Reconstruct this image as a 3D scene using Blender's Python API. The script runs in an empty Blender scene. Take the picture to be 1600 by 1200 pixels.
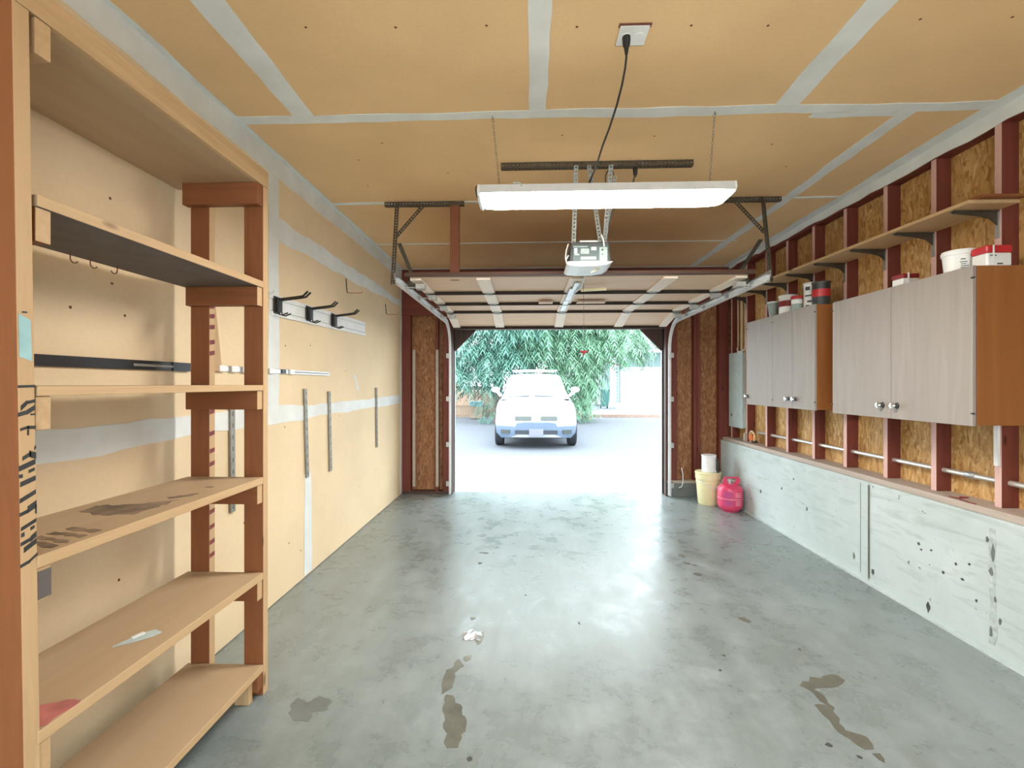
import bpy, bmesh, math, random
from mathutils import Vector, Matrix

random.seed(7)
scene = bpy.context.scene
COL = scene.collection

# ------------------------------------------------------------------ camera
EYE = 1.42
cam_d = bpy.data.cameras.new('camera')
cam_d.sensor_width = 36.0
cam_d.lens = 36.0 * 720.0 / 1600.0
cam_d.clip_start = 0.02
cam_d.clip_end = 400
cam = bpy.data.objects.new('camera', cam_d)
cam.location = (0, 0, EYE)
cam.rotation_euler = (math.radians(90), 0, math.atan(26 / 720.0))
COL.objects.link(cam)
scene.camera = cam

# ------------------------------------------------------------------ sky (bright overcast day) and exposure
world = bpy.data.worlds.new('overcast_sky')
scene.world = world
world.use_nodes = True
wb = world.node_tree.nodes['Background']
wb.inputs['Color'].default_value = (0.81, 0.93, 1.0, 1)
wb.inputs['Strength'].default_value = 3.8
TUBE_STRENGTH = 40.0
vs = scene.view_settings
vs.view_transform = 'Standard'
vs.look = 'None'
vs.gamma = 1.0
vs.use_curve_mapping = False
vs.exposure = 1.08

# ------------------------------------------------------------------ layout constants (metres)
XL = -1.64          # left drywall face
XC = 2.42           # concrete stem face
XS = 2.52           # right stud faces
XO = 2.61           # right sheathing face
YF = 5.90           # front wall stud faces
YO = 5.99           # front sheathing face
YB = -1.60          # back wall
ZC = 2.90           # ceiling
DX0, DX1 = -0.98, 1.735   # door opening
DZ = 2.13

# ------------------------------------------------------------------ material helpers
def new_mat(name):
    m = bpy.data.materials.new(name)
    m.use_nodes = True
    nt = m.node_tree
    return m, nt, nt.nodes['Principled BSDF']

def coords(nt, stretch=(1, 1, 1), rot=(0, 0, 0), kind='Object', rnd=True):
    tc = nt.nodes.new('ShaderNodeTexCoord')
    mp = nt.nodes.new('ShaderNodeMapping')
    mp.inputs['Scale'].default_value = stretch
    mp.inputs['Rotation'].default_value = rot
    src = tc.outputs[kind]
    if rnd:
        oi = nt.nodes.new('ShaderNodeObjectInfo')
        mu = nt.nodes.new('ShaderNodeMath'); mu.operation = 'MULTIPLY'
        mu.inputs[1].default_value = 37.0
        nt.links.new(oi.outputs['Random'], mu.inputs[0])
        ad = nt.nodes.new('ShaderNodeVectorMath'); ad.operation = 'ADD'
        nt.links.new(src, ad.inputs[0])
        nt.links.new(mu.outputs[0], ad.inputs[1])
        src = ad.outputs[0]
    nt.links.new(src, mp.inputs['Vector'])
    return mp.outputs[0]

def noise(nt, vec, scale, detail=4, rough=.55, dist=0.0):
    n = nt.nodes.new('ShaderNodeTexNoise')
    n.inputs['Scale'].default_value = scale
    n.inputs['Detail'].default_value = detail
    n.inputs['Roughness'].default_value = rough
    n.inputs['Distortion'].default_value = dist
    nt.links.new(vec, n.inputs['Vector'])
    return n.outputs[0]

def ramp(nt, fac, stops, interp='LINEAR'):
    r = nt.nodes.new('ShaderNodeValToRGB')
    r.color_ramp.interpolation = interp
    el = r.color_ramp.elements
    while len(el) < len(stops):
        el.new(0.5)
    for e, (p, c) in zip(el, stops):
        e.position = p
        e.color = (c[0], c[1], c[2], 1) if isinstance(c, (tuple, list)) else (c, c, c, 1)
    nt.links.new(fac, r.inputs[0])
    return r.outputs[0]

def mix(nt, fac, a, b, mode='MIX'):
    n = nt.nodes.new('ShaderNodeMix')
    n.data_type = 'RGBA'
    n.blend_type = mode
    if isinstance(fac, float):
        n.inputs[0].default_value = fac
    else:
        nt.links.new(fac, n.inputs[0])
    for sock, v in ((n.inputs[6], a), (n.inputs[7], b)):
        if isinstance(v, (tuple, list)):
            sock.default_value = (v[0], v[1], v[2], 1)
        else:
            nt.links.new(v, sock)
    return n.outputs[2]

def bump(nt, bsdf, h, strength=.2, dist=.01):
    b = nt.nodes.new('ShaderNodeBump')
    b.inputs['Strength'].default_value = strength
    b.inputs['Distance'].default_value = dist
    nt.links.new(h, b.inputs['Height'])
    nt.links.new(b.outputs[0], bsdf.inputs['Normal'])

MATS = {}
def plain(name, c, rough=.5, metal=0.0, var=.12, scale=14, stretch=(1, 1, 1), bmp=0.0, spec=.5):
    m, nt, b = new_mat(name)
    v = coords(nt, stretch)
    n = noise(nt, v, scale)
    lo = tuple(x * (1 - var) for x in c); hi = tuple(min(1, x * (1 + var)) for x in c)
    nt.links.new(ramp(nt, n, [(.3, lo), (.7, hi)]), b.inputs['Base Color'])
    b.inputs['Roughness'].default_value = rough
    b.inputs['Metallic'].default_value = metal
    b.inputs['Specular IOR Level'].default_value = spec
    if bmp:
        bump(nt, b, n, bmp, .004)
    MATS[name] = m
    return m

def wood(name, dark, light, axis='z', scale=9, rough=.6, knots=True, spec=.35):
    """grain stretched along one axis, with a few knots"""
    m, nt, b = new_mat(name)
    st = {'x': (.08, 1, 1), 'y': (1, .08, 1), 'z': (1, 1, .08)}[axis]
    v = coords(nt, st)
    g = noise(nt, v, scale * 3.2, 5, .6, 1.2)
    big = noise(nt, v, scale * .5, 2)
    c = ramp(nt, g, [(.28, dark), (.72, light)])
    c = mix(nt, ramp(nt, big, [(.35, 0.0), (.75, 1.0)]), c, tuple((d * .55 + l * .45) for d, l in zip(dark, light)))
    if knots:
        v2 = coords(nt, tuple(.35 if s < 1 else 1 for s in st))
        vo = nt.nodes.new('ShaderNodeTexVoronoi')
        vo.inputs['Scale'].default_value = 7.0
        nt.links.new(v2, vo.inputs['Vector'])
        k = ramp(nt, vo.outputs['Distance'], [(.055, 1.0), (.10, 0.0)])
        c = mix(nt, k, c, tuple(d * .45 for d in dark))
    nt.links.new(c, b.inputs['Base Color'])
    b.inputs['Roughness'].default_value = rough
    b.inputs['Specular IOR Level'].default_value = spec
    bump(nt, b, g, .12, .003)
    MATS[name] = m
    return m

def osb(name, stops, rough=.65):
    m, nt, b = new_mat(name)
    outs = []
    for i, rot in enumerate(((.5, .4, .3), (2.2, 1.1, 1.9))):
        v = coords(nt, (1, 1, 1), rnd=False)
        nd = nt.nodes.new('ShaderNodeTexNoise'); nd.inputs['Scale'].default_value = 6
        nt.links.new(v, nd.inputs['Vector'])
        ad = nt.nodes.new('ShaderNodeVectorMath'); ad.operation = 'MULTIPLY_ADD'
        ad.inputs[1].default_value = (.06, .06, .06)
        nt.links.new(nd.outputs[1], ad.inputs[0]); nt.links.new(v, ad.inputs[2])
        mp = nt.nodes.new('ShaderNodeMapping')
        mp.inputs['Rotation'].default_value = rot
        mp.inputs['Scale'].default_value = (1, 1, .28)
        nt.links.new(ad.outputs[0], mp.inputs['Vector'])
        vo = nt.nodes.new('ShaderNodeTexVoronoi'); vo.inputs['Scale'].default_value = 66
        nt.links.new(mp.outputs[0], vo.inputs['Vector'])
        sp = nt.nodes.new('ShaderNodeSeparateColor'); nt.links.new(vo.outputs['Color'], sp.inputs[0])
        outs.append((sp.outputs[0], vo.outputs['Distance']))
    sel = ramp(nt, noise(nt, coords(nt, rnd=False), 11, 2), [(.46, 0.0), (.54, 1.0)])
    f = mix(nt, sel, outs[0][0], outs[1][0])
    c = ramp(nt, f, stops)
    nt.links.new(c, b.inputs['Base Color'])
    b.inputs['Roughness'].default_value = rough
    b.inputs['Specular IOR Level'].default_value = .3
    bump(nt, b, f, .35, .004)
    MATS[name] = m
    return m

# ---- drywall paper
def drywall(name, c):
    m, nt, b = new_mat(name)
    v = coords(nt, rnd=False)
    n = noise(nt, v, 1.3, 3)
    f = noise(nt, v, 60, 3)
    col = ramp(nt, n, [(.3, tuple(x * .92 for x in c)), (.7, tuple(x * 1.05 for x in c))])
    col = mix(nt, ramp(nt, f, [(.35, .0), (.8, .12)]), col, tuple(x * .6 for x in c))
    nt.links.new(col, b.inputs['Base Color'])
    b.inputs['Roughness'].default_value = .75
    b.inputs['Specular IOR Level'].default_value = .25
    bump(nt, b, f, .05, .002)
    MATS[name] = m
drywall('drywall_ceiling', (.84, .565, .295))
drywall('drywall_wall', (.82, .635, .405))
def mud():
    m, nt, b = new_mat('joint_compound')
    v = coords(nt, rnd=False)
    n = noise(nt, v, 5, 5)
    nt.links.new(ramp(nt, n, [(.25, (.68, .68, .64)), (.7, (.80, .81, .78))]), b.inputs['Base Color'])
    b.inputs['Roughness'].default_value = .8
    bump(nt, b, n, .2, .006)
    MATS['joint_compound'] = m
mud()

# ---- concrete floor
def floor_mat():
    m, nt, b = new_mat('concrete_floor')
    v = coords(nt, rnd=False)
    n1 = noise(nt, v, .9, 6, .6, .6)
    n2 = noise(nt, v, 5.5, 7, .68, .25)
    n3 = noise(nt, coords(nt, (2.2, .5, 1), (0, 0, .5), rnd=False), 5, 6, .65, .15)
    c = ramp(nt, n1, [(.3, (.165, .190, .178)), (.5, (.208, .240, .233)), (.72, (.265, .30, .295))])
    c = mix(nt, ramp(nt, n2, [(.44, .0), (.76, .75)]), c, (.315, .355, .352))
    c = mix(nt, ramp(nt, n3, [(.30, .40), (.60, 0.0)]), c, (.15, .168, .15))
    sp = noise(nt, v, 95, 2)
    c = mix(nt, ramp(nt, sp, [(.68, .0), (.74, .45)]), c, (.13, .14, .12))
    nt.links.new(c, b.inputs['Base Color'])
    nt.links.new(ramp(nt, n2, [(.3, .20), (.7, .42)]), b.inputs['Roughness'])
    b.inputs['Specular IOR Level'].default_value = .55
    bump(nt, b, n2, .08, .006)
    MATS['concrete_floor'] = m
floor_mat()
def stem_mat():
    m, nt, b = new_mat('concrete_stem')
    v = coords(nt, rnd=False)
    n1 = noise(nt, v, 1.6, 5, .6, .4)
    n2 = noise(nt, coords(nt, (1, .35, 2.2), (.2, 0, 0), rnd=False), 9, 6, .6, 1)
    c = ramp(nt, n1, [(.3, (.45, .51, .488)), (.7, (.57, .625, .608))])
    c = mix(nt, ramp(nt, n2, [(.52, .0), (.70, .6)]), c, (.36, .405, .38))
    pit = noise(nt, v, 26, 3, .6)
    pm = noise(nt, v, 2.3, 2)
    pf = mix(nt, ramp(nt, pm, [(.50, .0), (.58, 1.0)]), (0, 0, 0), ramp(nt, pit, [(.675, .0), (.71, .85)]))
    c = mix(nt, pf, c, (.10, .11, .10))
    nt.links.new(c, b.inputs['Base Color'])
    b.inputs['Roughness'].default_value = .75
    bump(nt, b, n2, .15, .006)
    MATS['concrete_stem'] = m
stem_mat()

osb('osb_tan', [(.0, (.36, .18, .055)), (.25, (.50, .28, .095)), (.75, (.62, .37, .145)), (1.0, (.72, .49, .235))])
osb('osb_brown_shaded', [(.0, (.21, .085, .035)), (.4, (.30, .13, .055)), (.75, (.36, .165, .072)), (1.0, (.45, .23, .11))])  # darker strand board copy, far wall shade put into its colour
for ax in 'xyz':
    wood('stud_' + ax, (.125, .026, .018), (.215, .053, .033), ax)
    wood('pine_' + ax, (.47, .295, .145), (.60, .395, .21), ax)
    wood('redwood_' + ax, (.185, .060, .021), (.275, .097, .033), ax)
    wood('doorwood_' + ax, (.55, .36, .225), (.70, .49, .33), ax, knots=False)
    wood('doorstile_' + ax, (.72, .58, .46), (.82, .70, .58), ax, knots=False)
    wood('fence_' + ax, (.36, .25, .17), (.48, .35, .255), ax, knots=False)
wood('dark_trim', (.055, .028, .02), (.10, .055, .04), 'x', knots=False)
wood('dark_trim_z', (.055, .028, .02), (.10, .055, .04), 'z', knots=False)
wood('stud_edge_lit', (.60, .36, .31), (.74, .50, .44), 'z', knots=False)
wood('cabinet_side', (.24, .085, .022), (.36, .14, .042), 'z', scale=3, rough=.45, knots=False)
wood('cabinet_door', (.272, .232, .20), (.335, .292, .257), 'z', scale=5, rough=.5, knots=False)
wood('shelf_top', (.41, .285, .17), (.48, .34, .205), 'y', scale=4, knots=False)
wood('sill', (.38, .30, .245), (.52, .43, .36), 'y', knots=False)
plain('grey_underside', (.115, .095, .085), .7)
plain('galv', (.52, .52, .50), .38, .75, .10, 30)
plain('track_zinc', (.72, .72, .71), .35, .35, .06, 30)
plain('dark_steel', (.10, .085, .065), .5, .6, .15, 30)
plain('strap_steel', (.20, .20, .18), .5, .6, .12, 25)
plain('grey_steel', (.27, .25, .21), .5, .5, .12, 25)
plain('black_plastic', (.016, .015, .015), .45)
plain('black_steel', (.022, .020, .020), .40, .3)
plain('white_paint', (.80, .79, .77), .5, var=.05)
plain('white_plastic', (.78, .78, .75), .4, var=.05)
plain('fixture_metal', (.62, .62, .62), .45, var=.05)
plain('chrome', (.75, .75, .75), .12, 1.0, .03)
plain('red_plastic', (.50, .025, .03), .4)
plain('dark_red', (.22, .02, .02), .45)
plain('pink_tank', (.66, .055, .135), .32, var=.08)
plain('pale_pink', (.78, .32, .40), .4)
plain('purple_label', (.48, .06, .20), .5)
plain('cream_bucket', (.80, .72, .42), .45, var=.06)
plain('yellow_plastic', (.72, .48, .08), .45)
plain('orange_plastic', (.72, .17, .03), .45)
plain('panel_grey', (.46, .54, .52), .45, var=.06)
plain('romex', (.70, .55, .36), .5)
plain('copper', (.55, .20, .08), .35, .8)
plain('pipe_metal', (.66, .62, .56), .35, .55, .08, 40)
plain('beam_brown', (.085, .036, .020), .65, stretch=(.1, 1, 1))
plain('brown_board', (.20, .058, .022), .6, stretch=(1, 1, .1), bmp=.1)
plain('seam_shade', (.030, .020, .015), .8)
plain('ink', (.030, .028, .026), .7, var=.4, scale=40)
plain('ink_red', (.19, .035, .035), .7, var=.3, scale=40)
plain('teal_paint', (.33, .54, .55), .6, var=.25, scale=8)
plain('stain_dark', (.115, .112, .088), .34, var=.35, scale=9)
plain('stain_tan', (.19, .195, .15), .38, var=.25, scale=9)
plain('stain_black', (.045, .046, .044), .5, var=.4, scale=20)
plain('stain_grey', (.145, .158, .148), .5, var=.2, scale=9)
plain('stem_damp', (.44, .48, .455), .7, var=.25, scale=25)
plain('stain_pink', (.25, .225, .225), .5, var=.15, scale=9)
plain('shelf_stain', (.20, .135, .085), .6, var=.5, scale=14)
plain('shelf_red', (.46, .15, .13), .6, var=.3, scale=14)
plain('rust', (.17, .05, .03), .8)
plain('foil', (.55, .57, .60), .35, .6, .25, 30)
plain('opener_face', (.045, .075, .068), .45)
plain('opener_label', (.30, .36, .33), .5, var=.25, scale=60)
plain('opener_case', (.06, .062, .062), .5)
plain('opener_lens', (.74, .76, .74), .35, var=.03)
plain('tube_black', (.02, .02, .02), .6)
# outdoors
plain('asphalt', (.125, .134, .152), .85, var=.22, scale=30, bmp=.3)
plain('bounce_paving', (.72, .70, .66), .8, var=.08, scale=12)
plain('driveway', (.36, .37, .385), .8, var=.12, scale=22, bmp=.2)
plain('car_paint', (.55, .58, .61), .28, var=.02, spec=.6)
plain('car_paint_shaded', (.115, .16, .225), .45, var=.05)
plain('car_dark', (.030, .034, .045), .5)
plain('car_grille', (.040, .048, .043), .5)
plain('tire', (.022, .024, .028), .75)
plain('hub', (.45, .47, .5), .3, .8)
plain('plate', (.20, .205, .26), .5, var=.08, scale=6)
plain('foliage_a', (.150, .300, .190), .55, var=.45, scale=2.5)
plain('foliage_b', (.100, .230, .175), .55, var=.45, scale=2.5)
plain('foliage_c', (.165, .320, .195), .55, var=.45, scale=2.5)
plain('bark', (.22, .13, .10), .85, var=.35, scale=9, bmp=.5)
plain('house_siding', (.15, .215, .215), .7, var=.05)
plain('house_white', (.80, .80, .80), .6, var=.04)
plain('roof_shingle', (.33, .34, .34), .85, var=.15, scale=30)
plain('bin_green', (.035, .12, .11), .5)
plain('mulch', (.36, .24, .19), .9, var=.3, scale=20, bmp=.4)
plain('teal_box', (.26, .44, .46), .6)

def glass_mat(name, c, rough=.05):
    m, nt, b = new_mat(name)
    b.inputs['Base Color'].default_value = (*c, 1)
    b.inputs['Roughness'].default_value = rough
    b.inputs['Specular IOR Level'].default_value = 1.0
    b.inputs['Coat Weight'].default_value = 1.0
    MATS[name] = m
glass_mat('car_glass', (.16, .19, .21))
glass_mat('lamp_glass', (.62, .66, .70), .12)
def thin_glass():
    m, nt, b = new_mat('window_glass')
    tr = nt.nodes.new('ShaderNodeBsdfTransparent'); gl = nt.nodes.new('ShaderNodeBsdfGlossy'); mx = nt.nodes.new('ShaderNodeMixShader')
    gl.inputs['Roughness'].default_value = .03; mx.inputs[0].default_value = .07
    nt.links.new(tr.outputs[0], mx.inputs[1]); nt.links.new(gl.outputs[0], mx.inputs[2])
    nt.links.new(mx.outputs[0], nt.nodes['Material Output'].inputs['Surface'])
    MATS['window_glass'] = m
thin_glass()
def emit_mat():
    m, nt, b = new_mat('lit_diffuser')
    b.inputs['Base Color'].default_value = (.9, .9, .9, 1)
    b.inputs['Emission Color'].default_value = (1.0, .985, .95, 1)
    b.inputs['Emission Strength'].default_value = TUBE_STRENGTH
    MATS['lit_diffuser'] = m
emit_mat()

# ------------------------------------------------------------------ mesh helpers
ORG = {}   # world origin of every object we make
class MB:
    def __init__(s):
        s.v = []; s.f = []; s.mi = []
    def add(s, vs_, fs_, mi=0):
        o = len(s.v)
        s.v += [tuple(p) for p in vs_]
        s.f += [tuple(i + o for i in f) for f in fs_]
        s.mi += [mi] * len(fs_)
        return s
    def box(s, x0, x1, y0, y1, z0, z1, mi=0):
        return s.add([(x0, y0, z0), (x1, y0, z0), (x1, y1, z0), (x0, y1, z0), (x0, y0, z1), (x1, y0, z1), (x1, y1, z1), (x0, y1, z1)],
                     [(3, 2, 1, 0), (4, 5, 6, 7), (0, 1, 5, 4), (1, 2, 6, 5), (2, 3, 7, 6), (3, 0, 4, 7)], mi)
    def obox(s, c, ax, h, mi=0):
        c = Vector(c); a = [Vector(q).normalized() * k for q, k in zip(ax, h)]
        pts = [c + a[0] * i + a[1] * j + a[2] * k for k in (-1, 1) for i, j in ((-1, -1), (1, -1), (1, 1), (-1, 1))]
        fl = Vector(ax[0]).cross(Vector(ax[1])).dot(Vector(ax[2])) < 0
        fs_ = [(3, 2, 1, 0), (4, 5, 6, 7), (0, 1, 5, 4), (1, 2, 6, 5), (2, 3, 7, 6), (3, 0, 4, 7)]
        if fl: fs_ = [tuple(reversed(f)) for f in fs_]
        return s.add(pts, fs_, mi)
    def bar(s, p0, p1, w, h, up=(0, 0, 1), mi=0):
        p0 = Vector(p0); p1 = Vector(p1); d = (p1 - p0); L = d.length; d.normalize()
        u = Vector(up); u = (u - d * u.dot(d))
        if u.length < 1e-5: u = Vector((1, 0, 0)); u = u - d * u.dot(d)
        u.normalize(); w_ = d.cross(u)
        return s.obox((p0 + p1) / 2, (d, w_, u), (L / 2, w / 2, h / 2), mi)
    def tube(s, pts, r, seg=8, closed=False, caps=True, mi=0):
        P = [Vector(p) for p in pts]; n = len(P)
        R = r if isinstance(r, (list, tuple)) else [r] * n
        vs_ = []; fs_ = []
        prev = None
        for i, p in enumerate(P):
            if closed: d = P[(i + 1) % n] - P[i - 1]
            else: d = P[min(i + 1, n - 1)] - P[max(i - 1, 0)]
            d.normalize()
            if prev is None:
                u = Vector((0, 0, 1)) if abs(d.z) < .9 else Vector((1, 0, 0))
            else: u = prev
            u = (u - d * u.dot(d)).normalized(); prev = u
            w = d.cross(u)
            for k in range(seg):
                a = 2 * math.pi * k / seg
                vs_.append(p + (u * math.cos(a) + w * math.sin(a)) * R[i])
        m = n if closed else n - 1
        for i in range(m):
            for k in range(seg):
                a = i * seg + k; b = i * seg + (k + 1) % seg
                c = ((i + 1) % n) * seg + (k + 1) % seg; d = ((i + 1) % n) * seg + k
                fs_.append((a, b, c, d))
        if caps and not closed:
            fs_.append(tuple(reversed(range(seg))))
            fs_.append(tuple((n - 1) * seg + k for k in range(seg)))
        return s.add(vs_, fs_, mi)
    def lathe(s, prof, c=(0, 0, 0), seg=24, axis='z', mi=0, caps=True):
        vs_ = []; fs_ = []; n = len(prof)
        for r, z in prof:
            for k in range(seg):
                a = 2 * math.pi * k / seg
                p = (r * math.cos(a), r * math.sin(a), z)
                if axis == 'x': p = (z, r * math.cos(a), r * math.sin(a))
                if axis == 'y': p = (r * math.sin(a), z, r * math.cos(a))
                vs_.append((p[0] + c[0], p[1] + c[1], p[2] + c[2]))
        for i in range(n - 1):
            for k in range(seg):
                fs_.append((i * seg + k, i * seg + (k + 1) % seg, (i + 1) * seg + (k + 1) % seg, (i + 1) * seg + k))
        if caps:
            fs_.append(tuple(reversed(range(seg)))); fs_.append(tuple((n - 1) * seg + k for k in range(seg)))
        return s.add(vs_, fs_, mi)
    def prism(s, poly, axis, a0, a1, mi=0):
        """poly: 2-D points in the two other axes, in xyz order"""
        def mk(p, a):
            return {'x': (a, p[0], p[1]), 'y': (p[0], a, p[1]), 'z': (p[0], p[1], a)}[axis]
        n = len(poly)
        vs_ = [mk(p, a0) for p in poly] + [mk(p, a1) for p in poly]
        fs_ = [tuple(range(n)), tuple(n + i for i in reversed(range(n)))]
        fs_ += [(i, n + i, n + (i + 1) % n, (i + 1) % n) for i in range(n)]
        return s.add(vs_, fs_, mi)
    def grid(s, rows, mi=0, close=False):
        n = len(rows[0]); vs_ = [p for r in rows for p in r]; fs_ = []
        for i in range(len(rows) - 1):
            for k in range(n - 1):
                fs_.append((i * n + k, i * n + k + 1, (i + 1) * n + k + 1, (i + 1) * n + k))
            if close: fs_.append((i * n + n - 1, i * n, (i + 1) * n, (i + 1) * n + n - 1))
        return s.add(vs_, fs_, mi)
    def build(s, name, mats, parent=None, label=None, cat=None, group=None, kind=None, smooth=False, bevel=0, origin=None, fix=True, subsurf=0):
        xs, ys, zs = zip(*s.v)
        if origin is None:
            origin = ((min(xs) + max(xs)) / 2, (min(ys) + max(ys)) / 2, min(zs))
        me = bpy.data.meshes.new(name)
        me.from_pydata([(x - origin[0], y - origin[1], z - origin[2]) for x, y, z in s.v], [], s.f)
        mats = [mats] if isinstance(mats, str) else mats
        for q in mats: me.materials.append(MATS[q])
        if len(mats) > 1:
            for p, i in zip(me.polygons, s.mi): p.material_index = i
        if fix:
            bm = bmesh.new(); bm.from_mesh(me)
            bmesh.ops.recalc_face_normals(bm, faces=bm.faces)
            bm.to_mesh(me); bm.free()
        if smooth:
            me.shade_smooth()
            try: me.set_sharp_from_angle(angle=math.radians(38))
            except Exception: pass
        me.update()
        o = bpy.data.objects.new(name, me)
        COL.objects.link(o)
        place(o, origin, parent)
        if bevel:
            b = o.modifiers.new('bevel', 'BEVEL'); b.width = bevel; b.segments = 2; b.limit_method = 'ANGLE'
        if subsurf:
            b = o.modifiers.new('subsurf', 'SUBSURF'); b.levels = subsurf; b.render_levels = subsurf
        tag(o, label, cat, group, kind)
        return o

def place(o, origin, parent):
    ORG[o.name] = Vector(origin)
    if parent is not None:
        o.parent = parent
        o.location = Vector(origin) - ORG[parent.name]
    else:
        o.location = origin

def tag(o, label=None, cat=None, group=None, kind=None):
    if label: o['label'] = label
    if cat: o['category'] = cat
    if group: o['group'] = group
    if kind: o['kind'] = kind
    return o

def thing(name, loc, label, cat=None, group=None, kind=None):
    o = bpy.data.objects.new(name, None)
    o.empty_display_size = .05
    COL.objects.link(o)
    place(o, loc, None)
    return tag(o, label, cat, group, kind)

def dup(o, parent, origin):
    """copy one object sharing its mesh"""
    c = o.copy(); COL.objects.link(c)
    c.parent = None
    place(c, origin, parent)
    return c

def B(*a): return MB().box(*a)

def strip(mb, A, Bp, nrm, t, mi=0):
    """thin slab between two edge polylines, thickness t along nrm"""
    n = len(A); N = Vector(nrm) * t
    vs_ = [Vector(p) for p in A] + [Vector(p) for p in Bp] + [Vector(p) + N for p in A] + [Vector(p) + N for p in Bp]
    fs_ = []
    for i in range(n - 1):
        fs_ += [(i, i + 1, n + i + 1, n + i), (2 * n + i, 3 * n + i, 3 * n + i + 1, 2 * n + i + 1),
                (i, 2 * n + i, 2 * n + i + 1, i + 1), (n + i, n + i + 1, 3 * n + i + 1, 3 * n + i)]
    fs_ += [(0, n, 3 * n, 2 * n), (n - 1, 3 * n - 1, 4 * n - 1, 2 * n - 1)]
    return mb.add(vs_, fs_, mi)

def tape(name, parent, plane, c, p0, p1, w, jit, t=.0035, w1=None):
    """irregular band of joint compound; plane 'x' or 'z' at c, facing the room"""
    L = math.dist(p0, p1); n = max(3, int(L / .11))
    d = ((p1[0] - p0[0]) / L, (p1[1] - p0[1]) / L); q = (-d[1], d[0])
    A = []; Bp = []
    w1 = w if w1 is None else w1
    ja = jb = 0
    for i in range(n + 1):
        u = i / n; x = p0[0] + (p1[0] - p0[0]) * u; y = p0[1] + (p1[1] - p0[1]) * u
        ww = (w + (w1 - w) * u) / 2
        ja = ja * .6 + random.uniform(-jit, jit); jb = jb * .6 + random.uniform(-jit, jit)
        a = (x + q[0] * (ww + ja), y + q[1] * (ww + ja)); b = (x - q[0] * (ww + jb), y - q[1] * (ww + jb))
        if plane == 'z': A.append((*a, c)); Bp.append((*b, c))
        elif plane == 'x': A.append((c, *a)); Bp.append((c, *b))
    nrm = {'z': (0, 0, -1), 'x': (1 if c < 0 else -1, 0, 0)}[plane]
    mb = MB(); strip(mb, A, Bp, nrm, t)
    return mb.build(name, 'joint_compound', parent)

def perf(mb, p0, p1, w, nrm, pitch=.024, hole=.010, t=.003, mi=0):
    """perforated steel strap: two rails and rungs, so the holes are real"""
    p0 = Vector(p0); p1 = Vector(p1); d = p1 - p0; L = d.length; d.normalize()
    nrm = Vector(nrm); nrm = (nrm - d * nrm.dot(d)).normalized(); sd = d.cross(nrm)
    rw = (w - hole) / 2
    for sg in (-1, 1):
        mb.obox((p0 + p1) / 2 + sd * sg * (w / 2 - rw / 2), (d, sd, nrm), (L / 2, rw / 2, t / 2), mi)
    n = max(1, int(L / pitch)); pt = L / n
    for i in range(n + 1):
        ln = (pt - hole) / 2 if 0 < i < n else (pt - hole) / 4
        c = p0 + d * (i * pt)
        if i == 0: c = c + d * ln
        if i == n: c = c - d * ln
        mb.obox(c, (d, sd, nrm), (ln, hole / 2, t / 2), mi)
    return mb

def angle_iron(mb, p0, p1, nrm1, nrm2, w=.032):
    """slotted angle: one leg facing nrm1, the other facing nrm2 (both perforated)"""
    p0 = Vector(p0); p1 = Vector(p1); n1 = Vector(nrm1).normalized(); n2 = Vector(nrm2).normalized()
    perf(mb, p0, p1, w, n1)
    off = -n1 * (w / 2) + n2 * (w / 2)
    perf(mb, p0 + off, p1 + off, w, n2)
    return mb

def arc(c, r, a0, a1, n, fn):
    return [fn(c[0] + r * math.cos(a0 + (a1 - a0) * i / n), c[1] + r * math.sin(a0 + (a1 - a0) * i / n)) for i in range(n + 1)]

# =================================================================== STRUCTURE
floor = B(XL - .1, XO + .1, YB, 6.05, -.12, 0).build('floor', 'concrete_floor', kind='structure', label='grey concrete garage floor with stains')
drv = B(-14, 16, 6.05, 9.2, -.14, -.015).build('driveway', 'driveway', kind='structure', label='pale concrete driveway apron in front of the garage')
st = B(-40, 50, 9.2, 70, -.16, -.02).build('street', 'asphalt', kind='structure', label='grey asphalt street beyond the driveway')

# ---- floor stains and marks
def flat(name, poly, mat, z=.0, t=.0012, parent=floor, jag=0.0):
    pts = poly
    if jag:
        pts = []
        for i, p in enumerate(poly):
            q = poly[(i + 1) % len(poly)]
            n = max(1, int(math.dist(p, q) / .018))
            for k in range(n):
                u = k / n
                pts.append((p[0] + (q[0] - p[0]) * u + random.uniform(-jag, jag), p[1] + (q[1] - p[1]) * u + random.uniform(-jag, jag)))
    return MB().prism(pts, 'z', z, z + t).build(name, mat, parent)
flat('stain', [(-.302, 2.612), (-.25, 2.644), (-.251, 2.581), (-.263, 2.517), (-.285, 2.497)], 'stain_tan', jag=.004)
flat('stain', [(-.34, 2.389), (-.301, 2.402), (-.297, 2.368), (-.32, 2.346), (-.338, 2.356)], 'stain_tan', jag=.004)
flat('stain', [(-.36, 2.366), (-.329, 2.313), (-.358, 2.25), (-.359, 2.201), (-.359, 2.141), (-.381, 2.113), (-.394, 2.091), (-.408, 2.135), (-.407, 2.19), (-.406, 2.274), (-.383, 2.285), (-.377, 2.328)], 'stain_dark', jag=.006)
flat('stain', [(-.378, 2.1), (-.341, 2.088), (-.322, 2.043), (-.3, 2.031), (-.286, 1.972), (-.257, 1.921), (-.252, 1.882), (-.27, 1.864), (-.265, 1.844), (-.27, 1.791), (-.299, 1.784), (-.32, 1.79), (-.333, 1.815), (-.334, 1.855), (-.356, 1.917), (-.356, 1.962), (-.377, 2.0), (-.376, 2.041)], 'stain_dark', jag=.006)
flat('stain', [(-.235, 1.737), (-.226, 1.75), (-.214, 1.744), (-.213, 1.731), (-.226, 1.726)], 'stain_black')
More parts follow.
